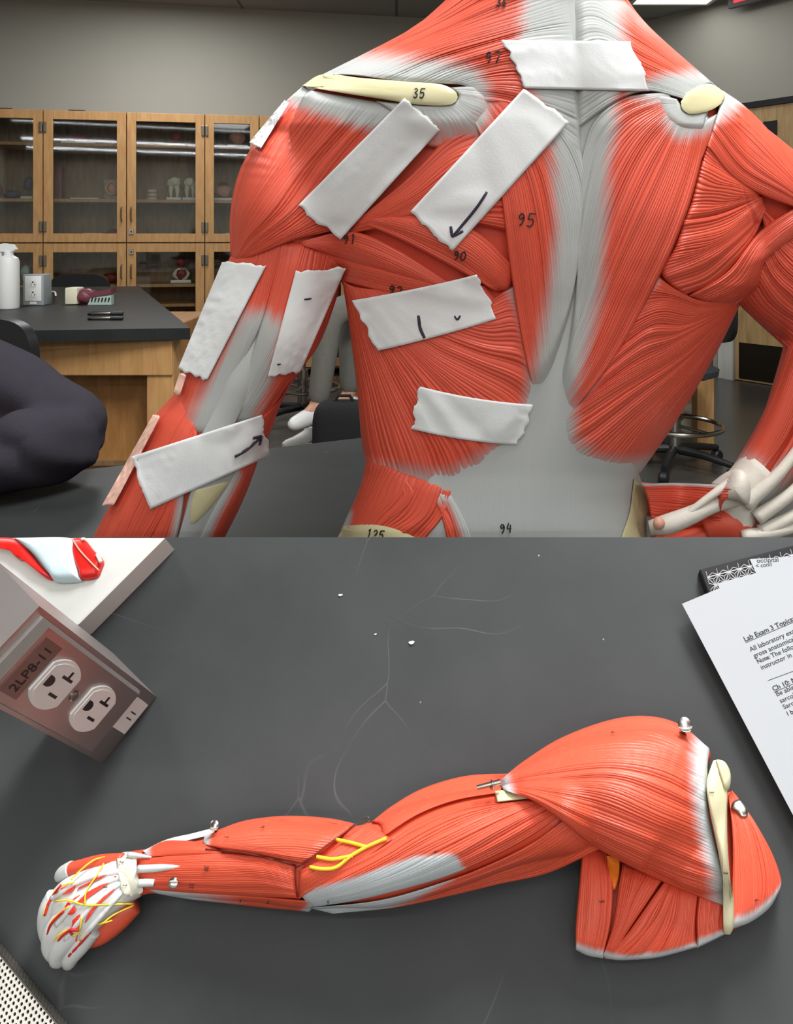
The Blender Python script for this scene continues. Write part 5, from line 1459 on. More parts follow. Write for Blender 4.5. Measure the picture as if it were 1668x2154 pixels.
books(140, 2, ['grey book at the bottom of the low pile by the hinge side', 'mint book on top of the low pile by the hinge side'], [8, 8], [M['box_grey'], M['mint']])
books(196, 2, ['cream book at the bottom of the red topped pile', 'red book on top of the pile under the pelvis model'], [9, 9], [M['tooth'], M['red_paint']])
lump(240, 492, 'bone_model', 'dull tan bone model behind the glass by the door handle', 36, 26, M['redbrown'], 13, base=False)
lump(20, 492, 'bone_model', 'pale bone pieces lying low in the farthest cabinet', 40, 12, M['tooth'], 14, base=False)
lump(478, 492, 'small_skull_model', 'small cream skull model low in the narrow cabinet', 24, 18, M['tooth'], 15, base=False)
t, k, z0 = on_shelf(381, 590, 'small_torso_model', 'small open torso model with red organs on a white base', w=36)
t.location.z = cz(587, 381)
MB().blob((0, 0, z0 + 12 * k), (17 * k, 8 * k, 13 * k), 0.1, 16).build('torso_body', M['tooth'], t, local=True)
MB().blob((0, -6 * k, z0 + 12 * k), (10 * k, 5 * k, 11 * k), 0.2, 17).build('organs', M['redbrown'], t, local=True)
MB().lathe([(4 * k, 0), (3.6 * k, 10 * k)], (0, 0, z0 + 20 * k), 12).build('neck', M['redbrown'], t, local=True)
MB().blob((0, 0, z0 + 38 * k), (9 * k, 9 * k, 11 * k), 0.1, 18).build('head', M['redbrown'], t, local=True)
t.location.z = min(SHELF_TOPS, key=lambda a: abs(a - cz(590, 381))) + 0.0008
lump(235, 598, 'organ_model', 'dark organ model on the lower shelf behind the black chair', 44, 22, M['redbrown'], 19, base=False)
lump(55, 598, 'organ_model', 'dull green organ model behind the white spray bottle', 24, 40, M['mint'], 20, base=False)
for px, w, lab in ((6, 42, 'flat dark tray on top of the farthest cabinet'), (164, 32, 'flat dark tray on top of the double door cabinet')):
    p = cab_pt(px, 0.1, cz_top + 0.0008); k = p.y / F
    t = thing('flat_tray', lab, 'tray', p, CANG)
    MB().box((0, 0, 2.2 * k), (w * k, 30 * k, 3.6 * k), 0.6 * k).build('tray_body', M['black'], t, local=True)

# ------------------------------------------------------------------ chairs and stools
def stool(name, label, loc, rz_, seat_z, seat_r=0.2, back=True, ring=True, sc=1.0):
    t = thing(name, label, 'chair', loc, rz_)
    MB().lathe([(seat_r * 0.8, seat_z - 0.05), (seat_r, seat_z - 0.035), (seat_r * 1.02, seat_z - 0.01), (seat_r * 0.9, seat_z)], n=32).build('seat', M['dark_grey'], t, local=True)
    MB().lathe([(0.03, 0.07), (0.03, seat_z * 0.55), (0.018, seat_z * 0.55), (0.018, seat_z - 0.05)], n=16).build('gas_column', M['chrome'], t, local=True)
    for i in range(5):
        a = 2 * PI * i / 5 + 0.3
        mb = MB().tube([(0, 0, 0.09), (0.14 * math.cos(a), 0.14 * math.sin(a), 0.085), (0.27 * math.cos(a), 0.27 * math.sin(a), 0.065)], [0.022, 0.018, 0.014], 10)
        mb.build('base_leg', M['black'], t, local=True)
        c = (0.27 * math.cos(a), 0.27 * math.sin(a), 0.028)
        MB().lathe([(0.020, -0.02), (0.027, -0.012), (0.027, 0.012), (0.020, 0.02)], c, 16, (-math.sin(a), math.cos(a), 0)).build('caster', M['black'], t, local=True)
    if ring:
        mb = MB().tube([(0.21 * math.cos(a), 0.21 * math.sin(a), 0.20) for a in np.linspace(0, 2 * PI, 41)[:-1]], 0.011, 10, closed=True)
        for i in range(3):
            a = 2 * PI * i / 3
            mb.tube([(0.03 * math.cos(a), 0.03 * math.sin(a), 0.20), (0.205 * math.cos(a), 0.205 * math.sin(a), 0.20)], 0.007, 8)
        mb.build('foot_ring', M['chrome'], t, local=True)
    if back:
        pts = []
        W_, H_ = 0.19, 0.34
        for i in range(40):
            a = 2 * PI * i / 40
            x = W_ * math.copysign(abs(math.cos(a)) ** 0.45, math.cos(a)); z = H_ / 2 * math.copysign(abs(math.sin(a)) ** 0.45, math.sin(a))
            pts.append((x, z))
        MB().prism(pts, seat_r * 0.95, seat_r * 0.95 + 0.035, lambda x, z, y: (x, y + 0.5 * x * x * -1.2, seat_z + 0.27 + z)).build('backrest', M['black'], t, local=True, sharp=50)
        MB().tube([(0, 0.05, seat_z - 0.04), (0, seat_r + 0.04, seat_z - 0.03), (0, seat_r + 0.045, seat_z + 0.2)], 0.014, 10).build('back_support', M['dark_grey'], t, local=True)
    return t
p = floor_pt(1418, 985)
stool('lab_stool', 'black lab stool with a round metal foot ring on the dark floor near the door', (p.x, p.y, 0), -1.1, HC - (768 - CY) * p.y / F, 0.19)
p = Vector(((157 - CX) * 5.05 / F, 5.05, 0))
stool('lab_chair', 'black chair back showing between the bench and the cabinets', (p.x, p.y - 0.1, 0), 0.0, HC - (578 - CY) * 5.05 / F - 0.44, 0.2)
p = Vector(((-62 - CX) * 2.15 / F, 2.15, 0))
stool('lab_chair', 'black chair back beside the person in the charcoal sweatshirt', (p.x, p.y - 0.26, 0), -0.25, HC - (684 - CY) * 1.9 / F - 0.44, 0.2)
p = floor_pt(628, 905)
stool('lab_stool', 'silver footed stool between the arm and body of the muscle torso', (p.x, p.y + 0.2, 0), 2.4, 0.55, 0.17, back=False)

# oak legged table at the right and the leg seen under the left arm
p = floor_pt(1478, 944)
t = thing('oak_table', 'black topped oak table whose leg shows beside the lab stool', 'table', (p.x + 0.3, p.y + 0.3, 0))
MB().box((p.x + 0.41, p.y + 0.32, 0.757), (0.94, 0.76, 0.03)).build('table_top', M['table_top'], t, smooth=False)
for dx in (0, 0.82):
    for dy in (0, 0.64): MB().box((p.x + dx, p.y + dy, 0.37), (0.083, 0.083, 0.739), 0.003).build('leg', M['oak'], t, smooth=False)
p = Vector(((742 - CX) * 5.25 / F, 5.25, 0))
t = thing('oak_table', 'oak legged table behind the grey trousered person', 'table', (p.x + 0.5, p.y + 0.3, 0))
MB().box((p.x + 0.46, p.y + 0.2, 0.757), (1.0, 0.52, 0.03)).build('table_top', M['table_top'], t, smooth=False)
for dx in (0, 0.9):
    for dy in (0, 0.4): MB().box((p.x + dx, p.y + dy, 0.37), (0.083, 0.083, 0.739), 0.003).build('leg', M['oak'], t, smooth=False)

# ------------------------------------------------------------------ people
def skin_body(name, joints, edges, m, parent=None, sub=2, vox=None):
    V = [j[0] for j in joints]
    me = bpy.data.meshes.new(name); me.from_pydata(V, edges, []); me.update()
    o = bpy.data.objects.new(name, me); link(o, parent)
    o.modifiers.new('skin', 'SKIN')
    sk = me.skin_vertices[0].data
    for i, j in enumerate(joints):
        r = j[1] if hasattr(j[1], '__len__') else (j[1], j[1])
        sk[i].radius = r
    sk[0].use_root = True
    s = o.modifiers.new('sub', 'SUBSURF'); s.levels = sub; s.render_levels = sub
    bpy.context.view_layer.update()
    dg = bpy.context.evaluated_depsgraph_get()
    nm = bpy.data.meshes.new_from_object(o.evaluated_get(dg))
    o.modifiers.clear(); o.data = nm; nm.name = name
    nm.materials.clear(); nm.materials.append(m)
    for p in nm.polygons: p.use_smooth = True
    return o
def face(h, d, t, r=0.088):
    """hair, eyes, nose, mouth and ears on a head whose centre is h, looking along d"""
    d = Vector((d.x, d.y, 0)).normalized(); s = Vector((-d.y, d.x, 0)); u = Vector((0, 0, 1))
    c = h - d * 0.022 + u * 0.042
    MB().blob(tuple(c), (r * 1.02, r * 1.04, r * 0.92), 0.05, 5).build('hair', M['hair'], t, local=True)
    mb = MB().tube([h + d * (r * 0.80) + u * 0.012, h + d * (r * 1.12) - u * 0.014, h + d * (r * 0.9) - u * 0.024], [0.008, 0.013, 0.009], 10)
    mb.build('nose', M['skin'], t, local=True)
    for k in (-1, 1):
        e = h + d * (r * 0.84) + s * (0.031 * k) + u * 0.010
        MB().blob(tuple(e), (0.013, 0.013, 0.009), 0, 0).build('eye', M['white_plastic'], t, local=True)
        MB().blob(tuple(e + d * 0.009), (0.006, 0.006, 0.006), 0, 0).build('pupil', M['black'], t, local=True)
        MB().blob(tuple(h + s * (r * 0.98 * k) - u * 0.01 - d * 0.01), (0.014, 0.018, 0.028), 0, 0).build('ear', M['skin'], t, local=True)
    MB().tube([h + d * (r * 0.84) + s * -0.022 - u * 0.046, h + d * (r * 0.90) - u * 0.048, h + d * (r * 0.84) + s * 0.022 - u * 0.046], [0.003, 0.006, 0.003], 8).build('mouth', M['pink'], t, local=True)
def person(label, J, top, top_m, bottom_m, shoe_m, loc, skin_joints):
    """J: joint name -> world point"""
    t = thing('person', label, 'person', loc)
    L = Vector(loc)
    g = lambda n: tuple(Vector(J[n]) - L)
    names = ['pelvis', 'waist', 'chest', 'neck', 'chin', 'head', 'crown', 'sh_a', 'el_a', 'wr_a', 'hd_a', 'sh_b', 'el_b', 'wr_b', 'hd_b', 'hip_a', 'kn_a', 'an_a', 'to_a', 'hip_b', 'kn_b', 'an_b', 'to_b']
    rad = dict(pelvis=(.13, .10), waist=(.125, .095), chest=(.14, .105), neck=.055, chin=.07, head=.088, crown=.06, sh_a=.06, el_a=.043, wr_a=.03, hd_a=.036, sh_b=.06, el_b=.043, wr_b=.03, hd_b=.036,
               hip_a=.085, kn_a=.06, an_a=.04, to_a=.035, hip_b=.085, kn_b=.06, an_b=.04, to_b=.035)
    E = [('pelvis', 'waist'), ('waist', 'chest'), ('chest', 'neck'), ('neck', 'chin'), ('chin', 'head'), ('head', 'crown')]
    for s in 'ab':
        E += [('chest', 'sh_' + s), ('sh_' + s, 'el_' + s), ('el_' + s, 'wr_' + s), ('wr_' + s, 'hd_' + s), ('pelvis', 'hip_' + s), ('hip_' + s, 'kn_' + s), ('kn_' + s, 'an_' + s), ('an_' + s, 'to_' + s)]
    ix = {n: i for i, n in enumerate(names)}
    skin_body('body', [(g(n), rad[n]) for n in names], [(ix[a], ix[b]) for a, b in E], M['skin'], t)
    def cloth(nm, ns, ed, extra, m):
        ii = {n: i for i, n in enumerate(ns)}
        js = []
        for n in ns:
            r = rad[n]; r = tuple(x + extra for x in r) if hasattr(r, '__len__') else r + extra
            js.append((g(n), r))
        return skin_body(nm, js, [(ii[a], ii[b]) for a, b in ed], m, t)
    up = ['chest', 'waist', 'pelvis'] + [x + s for s in 'ab' for x in ('sh_', 'el_', 'wr_')]
    cloth(top, up, [('chest', 'waist'), ('waist', 'pelvis')] + [e for s in 'ab' for e in (('chest', 'sh_' + s), ('sh_' + s, 'el_' + s), ('el_' + s, 'wr_' + s))], 0.018, top_m)
    lo = ['pelvis'] + [x + s for s in 'ab' for x in ('hip_', 'kn_', 'an_')]
    cloth('trousers', lo, [e for s in 'ab' for e in (('pelvis', 'hip_' + s), ('hip_' + s, 'kn_' + s), ('kn_' + s, 'an_' + s))], 0.014, bottom_m)
    for s in 'ab':
        a, b = Vector(g('an_' + s)), Vector(g('to_' + s))
        d = (b - a); d.z = 0; d.normalize()
        z = min(a.z, b.z) - 0.05
        MB().tube([a - d * 0.05 + Vector((0, 0, -0.05)), a + Vector((0, 0, -0.03)), a + d * 0.09 + Vector((0, 0, -0.045)), a + d * 0.16 + Vector((0, 0, -0.055)), a + d * 0.185 + Vector((0, 0, -0.058)), a + d * 0.192 + Vector((0, 0, -0.06))], [0.032, 0.046, 0.042, 0.034, 0.02, 0.006], 14).build('shoe', shoe_m, t, local=True)
    face(Vector(g('head')), (Vector(g('to_a')) - Vector(g('an_a'))), t)
    return t
# person whose grey trouser leg shows between the arm and the body of the torso
Yp = 3.95
def UPv(px, py, Y): return Vector(UP(px, py, Y))
kn = UPv(696, 655, Yp); an = UPv(668, 856, Yp)
hipx = kn + Vector((0.36, 0.22, 0.06))
J = dict(pelvis=hipx + Vector((0.08, 0.06, 0.0)), waist=hipx + Vector((0.08, 0.06, .18)), chest=hipx + Vector((0.05, 0.06, .38)), neck=hipx + Vector((0.03, 0.06, .52)), chin=hipx + Vector((0.0, 0.04, .58)), head=hipx + Vector((-0.01, 0.05, .66)), crown=hipx + Vector((0, 0.05, .74)),
         sh_a=hipx + Vector((0.0, -0.10, .44)), el_a=hipx + Vector((0.0, -0.14, .20)), wr_a=hipx + Vector((-0.14, -0.02, .12)), hd_a=hipx + Vector((-0.2, 0.0, .12)),
         sh_b=hipx + Vector((0.14, 0.22, .44)), el_b=hipx + Vector((0.12, 0.26, .20)), wr_b=hipx + Vector((-0.06, 0.2, .12)), hd_b=hipx + Vector((-0.12, 0.18, .12)),
         hip_a=hipx, kn_a=kn, an_a=an, to_a=an + Vector((-0.07, -0.09, -.05)), hip_b=hipx + Vector((0.08, 0.2, 0)), kn_b=kn + Vector((0.08, 0.28, 0)), an_b=an + Vector((0.14, 0.28, 0.0)), to_b=an + Vector((0.06, 0.2, -.05)))
person('seated person in grey trousers behind the torso, one leg showing past the arm', J, 'shirt', M['jeans'], M['jeans'], M['white_plastic'], (hipx.x, hipx.y, 0), None)
p = hipx + Vector((0.08, 0.08, 0))
stool('lab_stool', 'stool under the grey trousered person, behind the torso', (p.x, p.y, 0), 1.6, hipx.z - 0.16, 0.17, back=False)
# person on the black stool at the right
Yq = 4.3
an = UPv(1418, 868, Yq); kn = UPv(1395, 700, Yq) + Vector((0, -0.05, 0)); hipx = kn + Vector((-0.40, 0.08, 0.05))
J = dict(pelvis=hipx + Vector((-0.08, 0.0, 0.0)), waist=hipx + Vector((-0.08, 0, .18)), chest=hipx + Vector((-0.05, 0, .38)), neck=hipx + Vector((-0.03, 0, .52)), chin=hipx + Vector((0.0, 0, .58)), head=hipx + Vector((0, 0, .66)), crown=hipx + Vector((0, 0, .74)),
         sh_a=hipx + Vector((-0.05, -0.17, .44)), el_a=hipx + Vector((-0.05, -0.2, .18)), wr_a=hipx + Vector((0.12, -0.1, .14)), hd_a=hipx + Vector((0.18, -0.08, .14)),
         sh_b=hipx + Vector((-0.05, 0.17, .44)), el_b=hipx + Vector((-0.05, 0.2, .18)), wr_b=hipx + Vector((0.12, 0.1, .14)), hd_b=hipx + Vector((0.18, 0.08, .14)),
         hip_a=hipx + Vector((0, -0.09, 0)), kn_a=kn, an_a=an, to_a=an + Vector((0.03, -0.12, -.05)), hip_b=hipx + Vector((0, 0.09, 0)), kn_b=kn + Vector((0.06, 0.2, 0)), an_b=an + Vector((0.14, 0.2, 0.02)), to_b=an + Vector((0.18, 0.1, -.05)))
tq = person('seated person in navy trousers and pale soled shoes behind the torso', J, 'shirt', M['navy'], M['navy'], M['sole'], (hipx.x, hipx.y, 0), None)
p = hipx + Vector((-0.08, 0, 0))
stool('lab_stool', 'stool under the navy trousered person, behind the torso', (p.x, p.y, 0), 0.8, hipx.z - 0.16, 0.17, back=False)
# person with an arm on the torso's table
Ye = 1.02
el = UPv(135, 922, 1.03); wr = UPv(-60, 985, 0.97); sh = UPv(-60, 808, 1.14)
el.z = max(el.z, TZ + 0.054); wr.z = TZ + 0.05
ch = sh + Vector((-0.17, 0.06, -0.06))
J = dict(pelvis=Vector((ch.x - 0.02, ch.y + 0.18, 0.52)), waist=Vector((ch.x - 0.02, ch.y + 0.14, 0.66)), chest=ch, neck=ch + Vector((-0.02, -0.02, 0.16)), chin=ch + Vector((-0.03, -0.05, .22)), head=ch + Vector((-0.03, -0.05, .30)), crown=ch + Vector((-0.03, -0.04, .38)),
         sh_a=sh, el_a=el, wr_a=wr, hd_a=wr + Vector((-0.07, -0.01, -0.005)),
         sh_b=ch + Vector((-0.18, -0.02, 0.06)), el_b=ch + Vector((-0.25, -0.12, -0.12)), wr_b=Vector((ch.x - 0.12, 0.98, TZ + 0.05)), hd_b=Vector((ch.x - 0.05, 0.96, TZ + 0.045)),
         hip_a=Vector((ch.x + 0.08, ch.y + 0.16, 0.5)), kn_a=Vector((ch.x + 0.1, ch.y - 0.12, 0.5)), an_a=Vector((ch.x + 0.1, ch.y - 0.1, 0.1)), to_a=Vector((ch.x + 0.1, ch.y - 0.2, 0.05)),
         hip_b=Vector((ch.x - 0.12, ch.y + 0.16, 0.5)), kn_b=Vector((ch.x - 0.14, ch.y - 0.12, 0.5)), an_b=Vector((ch.x - 0.14, ch.y - 0.1, 0.1)), to_b=Vector((ch.x - 0.14, ch.y - 0.2, 0.05)))
SWEAT = J
ploc = (ch.x, ch.y + 0.15, 0)
tp = thing('person', 'person in a charcoal sweatshirt leaning an arm on the table edge', 'person', ploc)
# ------------------------------------------------------------------ charcoal sweatshirt person
def fused(name, tubes, m, parent, vox=0.006, disp=None, sm=6):
    """several tapering tubes fused into one continuous skin"""
    mb = MB()
    for P, R in tubes:
        Q = cr(np.column_stack([np.asarray(P, float), np.asarray(R, float)]), 24)
        mb.tube(Q[:, :3], list(Q[:, 3]), 20)
        mb.blob(tuple(Q[0, :3]), (Q[0, 3],) * 3, 0, 0, 2); mb.blob(tuple(Q[-1, :3]), (Q[-1, 3],) * 3, 0, 0, 2)
    o = mb.build(name, m, parent)
    r = o.modifiers.new('remesh', 'REMESH'); r.mode = 'VOXEL'; r.voxel_size = vox; r.use_smooth_shade = True
    s = o.modifiers.new('smooth', 'SMOOTH'); s.iterations = sm; s.factor = 0.5
    bpy.context.view_layer.update()
    nm = bpy.data.meshes.new_from_object(o.evaluated_get(bpy.context.evaluated_depsgraph_get()))
    o.modifiers.clear(); o.data = nm
    n = len(nm.vertices)
    if disp:
        co = np.empty(n * 3); nm.vertices.foreach_get('co', co); co = co.reshape(-1, 3)
        no = np.empty(n * 3); nm.vertices.foreach_get('normal', no); no = no.reshape(-1, 3)
        co = co + no * disp(co + np.array(root_loc(parent)))[:, None]
        nm.vertices.foreach_set('co', co.ravel()); nm.update()
    nm.polygons.foreach_set('use_smooth', np.ones(len(nm.polygons), dtype=bool))
    return o
J = SWEAT
g = lambda n: Vector(J[n])
fused('body', [([g('pelvis'), g('waist'), g('chest'), g('neck')], [0.103, 0.095, 0.103, 0.043]), ([g('neck'), g('chin'), g('head'), g('crown')], [0.050, 0.066, 0.082, 0.066]),
               ([g('chest'), g('sh_a'), (g('sh_a') + g('el_a')) / 2, g('el_a')], [0.077, 0.047, 0.041, 0.034]), ([g('el_a'), (g('el_a') + g('wr_a')) / 2, g('wr_a'), g('hd_a')], [0.034, 0.033, 0.022, 0.026]),
               ([g('chest'), g('sh_b'), g('el_b')], [0.077, 0.047, 0.034]), ([g('el_b'), g('wr_b'), g('hd_b')], [0.034, 0.022, 0.026]),
               ([g('pelvis'), g('hip_a'), g('kn_a')], [0.086, 0.073, 0.047]), ([g('kn_a'), g('an_a'), g('to_a')], [0.047, 0.031, 0.029]),
               ([g('pelvis'), g('hip_b'), g('kn_b')], [0.086, 0.073, 0.047]), ([g('kn_b'), g('an_b'), g('to_b')], [0.047, 0.031, 0.029])], M['skin'], tp, 0.010)
el, sh, wr = g('el_a'), g('sh_a'), g('wr_a')
def folds(P):
    """soft folds gathering at the elbow and running down the sleeve"""
    dx = P - np.array(el)
    r = np.linalg.norm(dx, axis=1)
    a = 0.0022 * np.exp(-(r / 0.16) ** 2) * np.sin(dx[:, 0] * 60 + dx[:, 2] * 120 + 2 * np.sin(dx[:, 0] * 25))
    b = 0.0016 * np.sin(P[:, 0] * 30 - P[:, 2] * 44 + 1.5 * np.sin(P[:, 0] * 15))
    c = -0.006 * np.exp(-(((dx[:, 2] - 0.030 + 0.25 * (dx[:, 0] + .08)) / 0.012) ** 2)) * (dx[:, 0] < -0.01)
    return a + b + c
mid = (sh + el) / 2
fused('sweatshirt', [([g('pelvis'), g('waist'), g('chest'), g('chest') + Vector((0, 0, 0.1))], [.14, .13, .14, .08]),
                     ([g('chest') + Vector((0.02, 0, 0.03)), sh + Vector((-0.02, 0, 0)), mid + Vector((0.006, 0, 0.010)), el + Vector((0.004, 0.02, 0.008))], [.11, .080, .062, .046]),
                     ([el + Vector((0.006, -0.015, -0.004)), (el + wr) / 2 + Vector((0.02, -0.02, 0.002)), wr + Vector((0.03, -0.01, 0))], [.046, .050, .043]),
                     ([g('chest'), g('sh_b'), g('el_b')], [.1, .078, .06]), ([g('el_b'), g('wr_b')], [.06, .045])], M['sweater'], tp, 0.006, folds)
fused('trousers', [([g('pelvis'), g('hip_a'), g('kn_a')], [.12, .1, .07]), ([g('kn_a'), g('an_a')], [.07, .055]), ([g('pelvis'), g('hip_b'), g('kn_b')], [.12, .1, .07]), ([g('kn_b'), g('an_b')], [.07, .055])], M['navy'], tp, 0.012)
h = g('head') - Vector(ploc)
face(h, Vector((0.15, -1, 0)), tp, 0.080)
for s in 'ab':
    a = g('an_' + s); 
    MB().tube([a + Vector((0, .05, -.05)), a + Vector((0, 0, -.045)), a + Vector((0, -.1, -.055)), a + Vector((0, -.18, -.06))], [.03, .046, .042, .03], 14).build('shoe', M['black'], tp)
# clamp the sleeves onto the table top
for o in tp.children:
    if o.name.startswith(('sweatshirt', 'body')):
        me = o.data; n = len(me.vertices)
        co = np.empty(n * 3); me.vertices.foreach_get('co', co); co = co.reshape(-1, 3)
        W_ = co + np.array(ploc)
        onT = (W_[:, 1] < 1.30) & (W_[:, 2] > TZ - 0.10) & (W_[:, 2] < TZ + 0.0015)
        co[onT, 2] = TZ + 0.0015 - ploc[2]
        me.vertices.foreach_set('co', co.ravel()); me.update()

# ------------------------------------------------------------------ backpack, shoe, bottle on the floor past the arm
p = UPv(712, 940, 3.6); k = 3.6 / F * 1.18
t = thing('backpack', 'black backpack standing on the floor between the arm and body of the torso', 'backpack', (p.x, p.y, 0.0008))
def soft_box(mb, c, d, e=0.35, n=24, rows=14):
    V = []; Fc = []
    for i in range(rows + 1):
        v = -PI / 2 + PI * i / rows
        for j in range(n):
            u = 2 * PI * j / n
            f = lambda q: math.copysign(abs(q) ** e, q)
            V.append((c[0] + d[0] / 2 * f(math.cos(v)) * f(math.cos(u)), c[1] + d[1] / 2 * f(math.cos(v)) * f(math.sin(u)), c[2] + d[2] / 2 * f(math.sin(v))))
    for i in range(rows):
        for j in range(n):
            l = (j + 1) % n
            Fc.append((i * n + j, i * n + l, (i + 1) * n + l, (i + 1) * n + j))
    return mb.add(V, Fc)
soft_box(MB(), (10 * k, 0, 66 * k), (112 * k, 70 * k, 130 * k), 0.45).build('bag_body', M['black_soft'], t, local=True)
soft_box(MB(), (6 * k, -36 * k, 36 * k), (88 * k, 24 * k, 62 * k), 0.4).build('front_pocket', M['black_soft'], t, local=True)
MB().tube([(-26 * k, -48.5 * k, 50 * k), (0, -49.5 * k, 52 * k), (34 * k, -49 * k, 48 * k)], 1.2 * k, 6).build('zip', M['dark_grey'], t, local=True)
MB().tube([(-8 * k, 0, 128 * k), (0, 0, 140 * k), (20 * k, 0, 140 * k), (28 * k, 0, 128 * k)], 3 * k, 8).build('top_handle', M['black_soft'], t, local=True)
MB().box((-20 * k, -48.8 * k, 46 * k), (16 * k, 1.2 * k, 2.5 * k)).build('zip_pull', M['chrome'], t, local=True)
p = floor_pt(628, 944); k = p.y / F
t = thing('sneaker', 'white sneaker on the floor beside the black backpack', 'shoe', (p.x, p.y, 0.0008), 0.5)
MB().tube([(-35 * k, 0, 8 * k), (-33 * k, 0, 10 * k), (-26 * k, 0, 12 * k), (-10 * k, 0, 14 * k), (10 * k, 0, 20 * k), (24 * k, 0, 28 * k), (27 * k, 0, 42 * k)], [2 * k, 7 * k, 10 * k, 12 * k, 14 * k, 14 * k, 11 * k], 16).build('upper', M['white_plastic'], t, local=True)
MB().prism([(-36, -8), (-30, -13), (0, -13), (34, -11), (38, 0), (34, 11), (0, 13), (-30, 13), (-36, 8)], 0, 5 * k, lambda x, y, z: (x * k, y * k, z)).build('sole', M['sole'], t, local=True)
# ------------------------------------------------------------------ power outlet box on the slab
BR = LV(330, 1466); BL = LV(216, 1606)
ex_ = (BR - BL); wbox = ex_.length; ex_.normalize()
out = ex_.cross(NU)                       # towards the viewer's lower right
if out.dot(LV(400, 1700) - BL) < 0: out = -out
def proj(p):
    return CX + p.x / p.y * F, CY - (p.z - HC) / p.y * F
HB = next(a for a in np.linspace(0.05, 0.4, 700) if proj(BR + NU * float(a))[0] < 84)
HB = float(HB)
ot = thing('outlet_pedestal', 'brushed steel double power outlet box labelled 11 on the tilted slab', 'power outlet', tuple(BL))
lift0 = 0.0004
def fl(x, o, z): return BL + ex_ * x + out * o + NU * (z + lift0)
def fpx(px, py):
    """picture ray met with the outlet's front face -> (x, z)"""
    d = Vector(((px - CX) / F, 1, -(py - CY) / F)); o = Vector((0, 0, HC))
    s = (BL - o).dot(out) / d.dot(out)
    q = o + d * s - BL
    return q.dot(ex_), q.dot(NU)
def fprism(name, poly, o0, o1, m, parent=None, bev=0.0):
    n = len(poly); mb = MB()
    if bev > 0:
        c = (sum(p[0] for p in poly) / n, sum(p[1] for p in poly) / n)
        L0 = [fl(x, o0, z) for x, z in poly]; L1 = [fl(x, o1 - bev, z) for x, z in poly]
        def ins(x, z):
            dx, dz = c[0] - x, c[1] - z; L = math.hypot(dx, dz)
            return fl(x + dx / L * bev * 1.4, o1, z + dz / L * bev * 1.4)
        L2 = [ins(x, z) for x, z in poly]
        V = L0 + L1 + L2
        Fc = [(j * n + i, j * n + (i + 1) % n, (j + 1) * n + (i + 1) % n, (j + 1) * n + i) for j in (0, 1) for i in range(n)] + [tuple(range(2 * n, 3 * n)), tuple(range(n - 1, -1, -1))]
        mb.add(V, Fc)
    else:
        mb.prism(poly, o0, o1, lambda x, z, o: fl(x, o, z))
    o = mb.build(name, m, parent or ot, smooth=False)
    bm = bmesh.new(); bm.from_mesh(o.data); bmesh.ops.recalc_face_normals(bm, faces=bm.faces); bm.to_mesh(o.data); bm.free()
    return o
def rect(x0, x1, z0, z1): return [(x0, z0), (x1, z0), (x1, z1), (x0, z1)]
fprism('outlet_box', rect(0, wbox, 0, HB), -wbox * 1.0, 0, M['steel'])
zp0 = HB * 0.17; zp1 = HB * 0.965
ZS = 1.55
pl = fprism('faceplate', rect(wbox * 0.06, wbox * 0.94, zp0, zp1), 0, 0.006, M['steel'], None, 0.0035)
for (px, py) in ((107, 1417), (186, 1470)):
    x, z = fpx(px, py)
    receptacle(lambda a, o, c, z=z: fl(a, o + 0.006, z + (c - z) * ZS), wbox * 0.5, z, wbox * 0.285, ot, M['black'])
x, z = fpx(147, 1444)
mb = MB().lathe([(0.0030, 0.0), (0.0030, 0.0008), (0.0022, 0.0014)], tuple(fl(wbox * 0.5, 0.006, z)), 18, out)
mb.build('screw', M['chrome'], ot)
x, z = fpx(50, 1388); z = min(z, HB * 0.86)
fprism('label_strip', rect(wbox * 0.18, wbox * 0.82, z - HB * 0.055, z + HB * 0.055), 0.006, 0.0064, M['label_dark'])
tv, tf = text_geo('2LP8-11', wbox * 0.17, False, 'CENTER')
mb = MB().add([fl(wbox * 0.5 + x * 0.95, 0.0067, z + (y - wbox * 0.06) * 1.4) for x, y in tv], tf)
mb.build('label_text', M['ink_black'], ot, smooth=False)
x, z = fpx(258, 1528)
fprism('number_label', rect(wbox * 0.42, wbox * 0.86, HB * 0.02, HB * 0.135), 0.0, 0.0008, M['white_plastic'])
tv, tf = text_geo('11', wbox * 0.17, False, 'CENTER')
MB().add([fl(wbox * 0.64 + x, 0.0011, HB * 0.078 + (y - wbox * 0.06) * 1.4) for x, y in tv], tf).build('label_text', M['ink_black'], ot, smooth=False)

# ------------------------------------------------------------------ white base with a leg model, cut off by the edge of the slab
def lprism(name, poly, h0, h1, m, parent=None, bev=0.0, taper=0.0):
    """poly given in px where it shows at height h1; sides stand square to the slab"""
    top = [LV(x, y, h1) for x, y in poly]
    bot = [p - NU * (h1 - h0) * KL for p in top]
    n = len(poly); mb = MB()
    if bev:
        c = sum(top, Vector()) / n
        t2 = [p + (c - p).normalized() * bev * KL for p in top]
        t1 = [p - NU * bev * 0.6 * KL for p in top]
        mb.add(bot + t1 + t2, [(j * n + i, j * n + (i + 1) % n, (j + 1) * n + (i + 1) % n, (j + 1) * n + i) for j in (0, 1) for i in range(n)] + [tuple(range(2 * n, 3 * n)), tuple(range(n - 1, -1, -1))])
    else:
        mb.add(bot + top, [(i, (i + 1) % n, n + (i + 1) % n, n + i) for i in range(n)] + [tuple(range(n, 2 * n)), tuple(range(n - 1, -1, -1))])
    o = mb.build(name, m, parent, sharp=40)
    bm = bmesh.new(); bm.from_mesh(o.data); bmesh.ops.recalc_face_normals(bm, faces=bm.faces); bm.to_mesh(o.data); bm.free()
    return o
